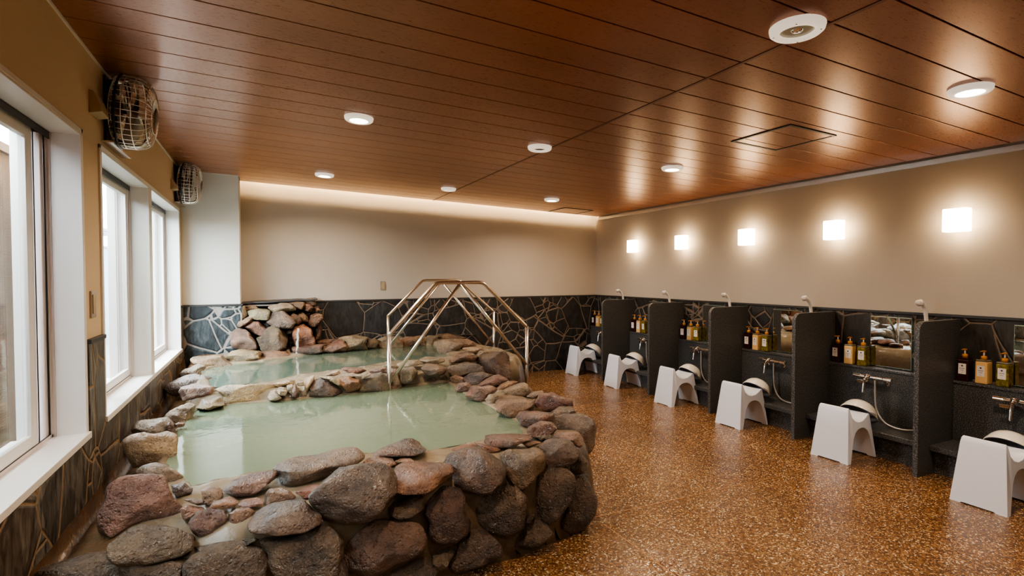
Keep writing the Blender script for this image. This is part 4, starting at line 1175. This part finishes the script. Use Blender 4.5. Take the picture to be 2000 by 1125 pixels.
# left lower stones of the divider wall belong to the back tub
T2 = ('T', .655)
rim2 = [
 (zG((570,440),(600,370),(750,340),(880,345),(915,380),(925,440),(750,462),(620,475)), ('Y', 4.74), (.36,.29,.22), .15),
 (zG((850,330),(900,270),(1000,245),(1110,240),(1165,290),(1168,430),(1155,500),(1060,490),(930,445),(900,390)), ('Y', 4.90), (.38,.27,.21), .17),
 (zG((320,400),(370,350),(480,360),(550,400),(545,445),(460,485),(370,455)), ('Y', 4.66), (.42,.34,.27), .13),
 (zG((70,470),(130,390),(230,385),(285,430),(235,505),(150,545),(90,525)), ('Y', 4.70), (.62,.59,.52), .14),
 (zG((300,310),(360,285),(500,290),(560,330),(450,355),(340,350)), ('T', .66), (.65,.60,.51), .8),
 (zG((60,350),(180,320),(290,310),(330,350),(200,380),(100,375)), ('T', .65), (.72,.67,.58), .8),
 (zG((590,310),(650,260),(740,240),(830,260),(880,290),(830,335),(700,340),(600,340)), ('T', .66), (.52,.38,.29), .8),
 (zG((465,200),(490,130),(620,125),(720,160),(660,225),(610,290),(580,325),(520,280)), ('Y', 6.0), (.62,.55,.48), .25),
 (zG((610,130),(760,110),(840,150),(840,185),(700,195)), T2, (.55,.42,.32), .8),
 (zG((460,70),(560,50),(680,80),(745,100),(640,130),(560,125),(480,118)), ('Y', 6.82), (.52,.40,.28), .12),
 (zG((720,200),(820,185),(920,195),(930,225),(860,250),(760,240)), T2, (.64,.52,.41), .8),
 (zG((850,265),(890,225),(980,225),(988,250),(900,278)), T2, (.68,.60,.50), .8),
 (zG((340,120),(380,80),(470,85),(462,190),(350,190)), ('Y', 6.70), (.60,.55,.48), .14),
 (zG((115,130),(150,90),(310,80),(345,180),(140,195)), ('Y', 6.72), (.60,.46,.34), .14),
 (zL((1140,345),(1130,240),(1230,200),(1380,200),(1460,280),(1465,355),(1300,360)), ('Y', 6.68), (.60,.52,.42), .14),
 (zL((980,345),(975,240),(1080,220),(1135,270),(1100,345)), ('Y', 6.66), (.42,.38,.32), .14),
 (zL((580,230),(680,200),(840,190),(975,210),(980,375),(850,385),(700,385),(660,290)), ('Y', 6.60), (.60,.53,.42), .16),
 (zL((355,405),(430,320),(570,240),(650,260),(685,340),(675,405),(500,420)), ('Y', 6.52), (.52,.33,.25), .15),
 (zL((280,260),(400,235),(560,235),(430,320),(350,345)), ('Y', 6.75), (.50,.36,.26), .12),
 (zI((970,800),(1200,790),(1425,765),(1435,880),(1200,930),(1050,945)), ('Y', 6.52), (.38,.24,.19), .15),
 (zI((545,880),(720,865),(910,865),(935,930),(800,975),(620,1020),(555,1005)), ('Y', 6.40), (.58,.42,.31), .14),
 (zJ((820,185),(900,110),(980,85),(1260,85),(1278,200),(1150,255),(950,280),(870,245)), ('Y', 6.30), (.70,.64,.51), .17),
 (zJ((400,210),(450,170),(650,145),(780,150),(860,205),(885,285),(740,330),(570,355),(560,270),(440,265)), ('Y', 6.12), (.64,.53,.42), .17),
 (zK((550,695),(600,600),(650,440),(740,405),(880,450),(1000,530),(1070,605),(900,670),(700,700)), ('Y', 4.62), (.42,.33,.29), .13),
 (zK((470,640),(500,520),(540,430),(680,380),(645,480),(590,600),(545,700),(485,690)), ('Y', 4.66), (.84,.79,.71), .13),
 (zK((985,440),(1050,400),(1180,385),(1280,430),(1315,500),(1270,565),(1150,610),(1065,570)), ('Y', 4.62), (.60,.43,.26), .13),
 (zK((1318,600),(1330,440),(1450,375),(1600,345),(1700,420),(1700,590),(1500,600)), ('Y', 4.66), (.50,.46,.38), .14),
 (zK((350,690),(355,600),(395,505),(450,555),(475,640),(450,690)), ('Y', 4.60), (.46,.35,.28), .10),
 (zK((285,520),(350,500),(395,530),(350,640),(290,590)), ('Y', 4.64), (.84,.80,.74), .10),
 (zK((145,600),(180,550),(240,545),(292,600),(262,660),(190,655)), ('Y', 4.58), (.84,.81,.76), .09),
 (zK((25,690),(60,590),(130,570),(175,650),(210,700),(120,730),(50,725)), ('Y', 4.58), (.83,.79,.73), .10),
 (zK((1040,290),(1100,265),(1300,275),(1395,312),(1300,355),(1150,345)), ('T', .655), (.64,.46,.38), .8),
 (zK((815,385),(900,330),(1000,308),(1035,350),(960,385)), ('T', .65), (.80,.74,.66), .8),
 (zK((1425,320),(1550,280),(1690,268),(1690,345),(1480,350)), ('T', .65), (.62,.50,.45), .8),
 (zK((700,395),(900,395),(1010,430),(1015,530),(880,450)), ('T', .63), (.84,.80,.73), .6),
 (zK((1735,560),(1750,500),(1810,420),(1880,460),(1890,545),(1780,575)), ('Y', 4.66), (.50,.35,.24), .10),
 (zK((1325,375),(1400,335),(1460,370),(1340,435)), ('T', .64), (.80,.77,.72), .8),
 (zK((1035,372),(1200,345),(1325,385),(1180,400)), ('T', .64), (.80,.77,.72), .8),
 (zK((415,480),(520,462),(525,520),(450,535)), ('T', .62), (.82,.78,.70), .8),
 (zK((100,500),(280,440),(400,450),(380,500),(160,540)), ('T', .61), (.80,.74,.64), .8),
 (zG((0,500),(20,400),(75,405),(100,470),(130,560),(60,590),(5,580)), ('Y', 4.68), (.50,.42,.33), .12),
 (zG((-60,370),(0,350),(60,360),(90,390),(30,410),(-50,400)), ('T', .64), (.80,.77,.70), .8),
 (zG((180,560),(200,480),(330,465),(540,470),(560,520),(500,560),(300,570)), ('Y', 4.82), (.40,.32,.22), .12),
 (zJ((690,585),(780,545),(920,515),(1100,508),(1330,510),(1440,530),(1345,610),(1340,700),(1150,745),(920,775),(800,785),(790,690)), ('T', .545), (.78,.70,.52), .55),
]
for poly, an, col, dp in rim2:
    stone('rim_stone', poly, an, col, dp, bath2, pw=7 if an[1] in (4.74, 4.90) else 2.9)
# rock pile with the spout
fall = thing('rock_waterfall', 'stacked pile of rocks in the back left corner that pours into the back tub', 'waterfall', (0.2, 6.75, 0.6))
pile = [
 (zI((85,620),(170,555),(280,555),(395,650),(465,760),(445,835),(300,850),(105,810)), 6.62, (.68,.57,.54), .18),
 (zI((465,680),(560,640),(600,540),(720,505),(835,560),(925,680),(940,820),(800,880),(560,880),(515,780)), 6.60, (.43,.37,.30), .2),
 (zI((965,650),(1050,520),(1150,485),(1265,570),(1318,680),(1295,765),(1200,800),(1030,800),(985,720)), 6.64, (.58,.35,.23), .18),
 (zI((265,510),(400,440),(490,420),(560,520),(585,590),(525,645),(440,610),(380,575)), 6.66, (.56,.40,.36), .14),
 (zI((135,495),(180,440),(350,360),(395,390),(385,440),(260,495),(200,535)), 6.68, (.68,.59,.52), .14),
 (zI((142,380),(220,250),(270,205),(335,290),(340,360),(250,405),(170,425)), 6.72, (.80,.80,.76), .12),
 (zI((285,200),(400,178),(490,190),(485,240),(400,265),(320,275)), 6.80, (.68,.56,.47), .12),
 (zI((335,290),(450,250),(600,258),(695,300),(695,370),(600,415),(450,405),(375,370)), 6.70, (.70,.69,.60), .15),
 (zI((620,450),(720,295),(830,285),(965,370),(1005,430),(1045,460),(985,535),(820,535),(700,500)), 6.66, (.52,.46,.44), .18),
 (zI((635,230),(680,190),(800,148),(930,180),(1025,230),(1025,270),(850,290),(720,295)), 6.70, (.68,.63,.56), .15),
 (zI((880,150),(1060,132),(1150,160),(1175,200),(1110,255),(1000,215)), 6.78, (.64,.52,.43), .13),
 (zI((1125,130),(1290,92),(1330,140),(1325,190),(1250,205)), 6.86, (.54,.40,.31), .12),
 (zI((1160,180),(1250,178),(1295,240),(1272,295),(1180,275)), 6.80, (.56,.40,.30), .12),
 (zI((1295,222),(1370,208),(1385,270),(1340,298)), 6.84, (.52,.35,.25), .1),
 (zI((945,380),(1000,305),(1105,370),(1120,430),(1060,485),(985,430)), 6.70, (.60,.44,.30), .13),
 (zI((1065,320),(1130,295),(1205,370),(1215,435),(1140,435)), 6.76, (.60,.48,.37), .12),
 (zI((1215,450),(1250,350),(1330,322),(1415,340),(1430,390),(1375,485),(1280,505),(1225,485)), 6.76, (.58,.41,.29), .14),
 (zI((1305,560),(1370,480),(1415,540),(1395,690),(1325,705)), 6.82, (.48,.33,.24), .12),
 (zI((865,560),(960,555),(1035,470),(1045,520),(985,605),(900,625)), 6.70, (.28,.24,.20), .12),
 (zI((480,480),(620,420),(700,500),(640,560),(560,540)), 6.78, (.22,.18,.16), .12),
 (zI((1120,280),(1290,290),(1260,350),(1210,360)), 6.88, (.30,.22,.17), .1),
 (zI((930,640),(985,620),(1000,780),(940,830)), 6.76, (.24,.19,.16), .12),
]
for poly, yv, col, dp in pile:
    stone('rock', poly, ('Y', yv), col, dp, fall)
def slab_at(y0, y1, x0, x1, z0, z1):
    bm = bmesh.new(); vs = []
    n = 14
    for i in range(n+1):
        f = i/n; x = x0+(x1-x0)*f
        zz = z0+(z1-z0)*f + noise.noise(Vector((x*7, 1, 2)))*.008
        yy = y0 + noise.noise(Vector((x*6, 4, 2)))*.03
        vs.append([bm.verts.new((x, yy, zz)), bm.verts.new((x, y1, zz+.004)), bm.verts.new((x, y1, zz-.018)), bm.verts.new((x, yy, zz-.016))])
    for a, b in zip(vs, vs[1:]):
        for k in range(4): bm.faces.new((a[k], a[(k+1) % 4], b[(k+1) % 4], b[k]))
    bm.faces.new(vs[0]); bm.faces.new(vs[-1][::-1]); return bm
o = obj('top_slab', slab_at(6.72, 7.03, -.215, .60, 1.195, 1.225), M['slate_cap'], fall); o.location = -fall.location
o = obj('top_slab', slab_at(6.70, 7.03, -.20, .30, 1.165, 1.175), simple('grey_slab', srgb(.45,.42,.40), .5, 0, (30, .4)), fall); o.location = -fall.location
core = bmesh.new(); box(core, -.21, .62, 6.80, 7.03, .60, 1.05)
bmesh.ops.subdivide_edges(core, edges=core.edges, cuts=5, use_grid_fill=True)
for v in core.verts:
    if v.co.x > .3: v.co.z = min(v.co.z, 1.05-(v.co.x-.3)*.35)
    v.co += Vector((noise.noise(v.co*6), noise.noise(v.co*7+Vector((3, 3, 3))), noise.noise(v.co*8)))*.02
    v.co.y = min(v.co.y, YB-WP-.002)
o = obj('mortar_core', core, simple('core_mortar', srgb(.20,.17,.15), .8, 0, (20, .6)), fall, smooth=True); o.location = -fall.location
st_ = bmesh.new()
pp = []
for i in range(13):
    f = i/12; pp.append((.365-.02*f+.004*sin(i*1.7), 6.46-.02*f-.02*f*f, .90-.31*f))
tube(st_, pp, [.010+.006*(i/12)+.003*sin(i*2.1) for i in range(13)], 10)
tag(obj('falling_water', st_, M['jet'], smooth=True), 'thin stream of water falling from the rocks into the back tub', 'water', None, 'stuff')
# submerged stones in the front tub
for x, y, r, k in ((1.25, 3.7, .28, 1), (1.05, 4.1, .22, 2), (1.30, 3.25, .2, 3), (.75, 4.2, .25, 4), (1.2, 4.35, .2, 5)):
    vs, fs = ico(3); me = bpy.data.meshes.new('submerged_stone')
    me.from_pydata([tuple(Vector((v.x*r, v.y*r*.8, v.z*r*.5))*(1+noise.noise(v*1.7+Vector((k*9, 0, 0)))*.25)) for v in vs], [], fs)
    for p in me.polygons: p.use_smooth = True
    me.materials.append(M['stone']); o = bpy.data.objects.new('submerged_stone', me); C.objects.link(o)
    o.parent = bath1; o.location = Vector((x, y, .33))-bath1.location; o.color = (*srgb(.35, .42, .38), 1)

# ------------------------------------------------------------------ light
w = bpy.data.worlds.new('overcast_sky'); S.world = w; w.use_nodes = True
nt = w.node_tree; nt.nodes.clear()
out = nt.nodes.new('ShaderNodeOutputWorld'); bg = nt.nodes.new('ShaderNodeBackground')
tc = nt.nodes.new('ShaderNodeTexCoord'); sp = nt.nodes.new('ShaderNodeSeparateXYZ'); rp = nt.nodes.new('ShaderNodeValToRGB')
nt.links.new(tc.outputs['Generated'], sp.inputs[0]); nt.links.new(sp.outputs[2], rp.inputs[0])
rp.color_ramp.elements[0].color = (.60, .68, .78, 1); rp.color_ramp.elements[1].position = .5; rp.color_ramp.elements[1].color = (.86, .93, 1.0, 1)
nt.links.new(rp.outputs[0], bg.inputs[0]); bg.inputs[1].default_value = 26.0
nt.links.new(bg.outputs[0], out.inputs[0])
for (y0, y1) in WIN:
    L = bpy.data.lights.new('window_portal', 'AREA'); L.shape = 'RECTANGLE'; L.size = WZ1-WZ0; L.size_y = y1-y0; L.cycles.is_portal = True
    o = bpy.data.objects.new('window_portal', L); C.objects.link(o); o.location = (XL-TH-.02, (y0+y1)/2, (WZ0+WZ1)/2); o.rotation_euler = (0, -pi/2, 0)

S.view_settings.view_transform = 'AgX'
S.view_settings.look = 'AgX - Medium High Contrast'
S.view_settings.exposure = 0.84
cy = S.cycles
cy.use_denoising = True
cy.adaptive_threshold = 0.02
cy.max_bounces = 7; cy.diffuse_bounces = 4; cy.glossy_bounces = 4; cy.transmission_bounces = 6; cy.transparent_max_bounces = 12
cy.sample_clamp_indirect = 6.0
cy.caustics_reflective = False; cy.caustics_refractive = False
cy.use_adaptive_sampling = True
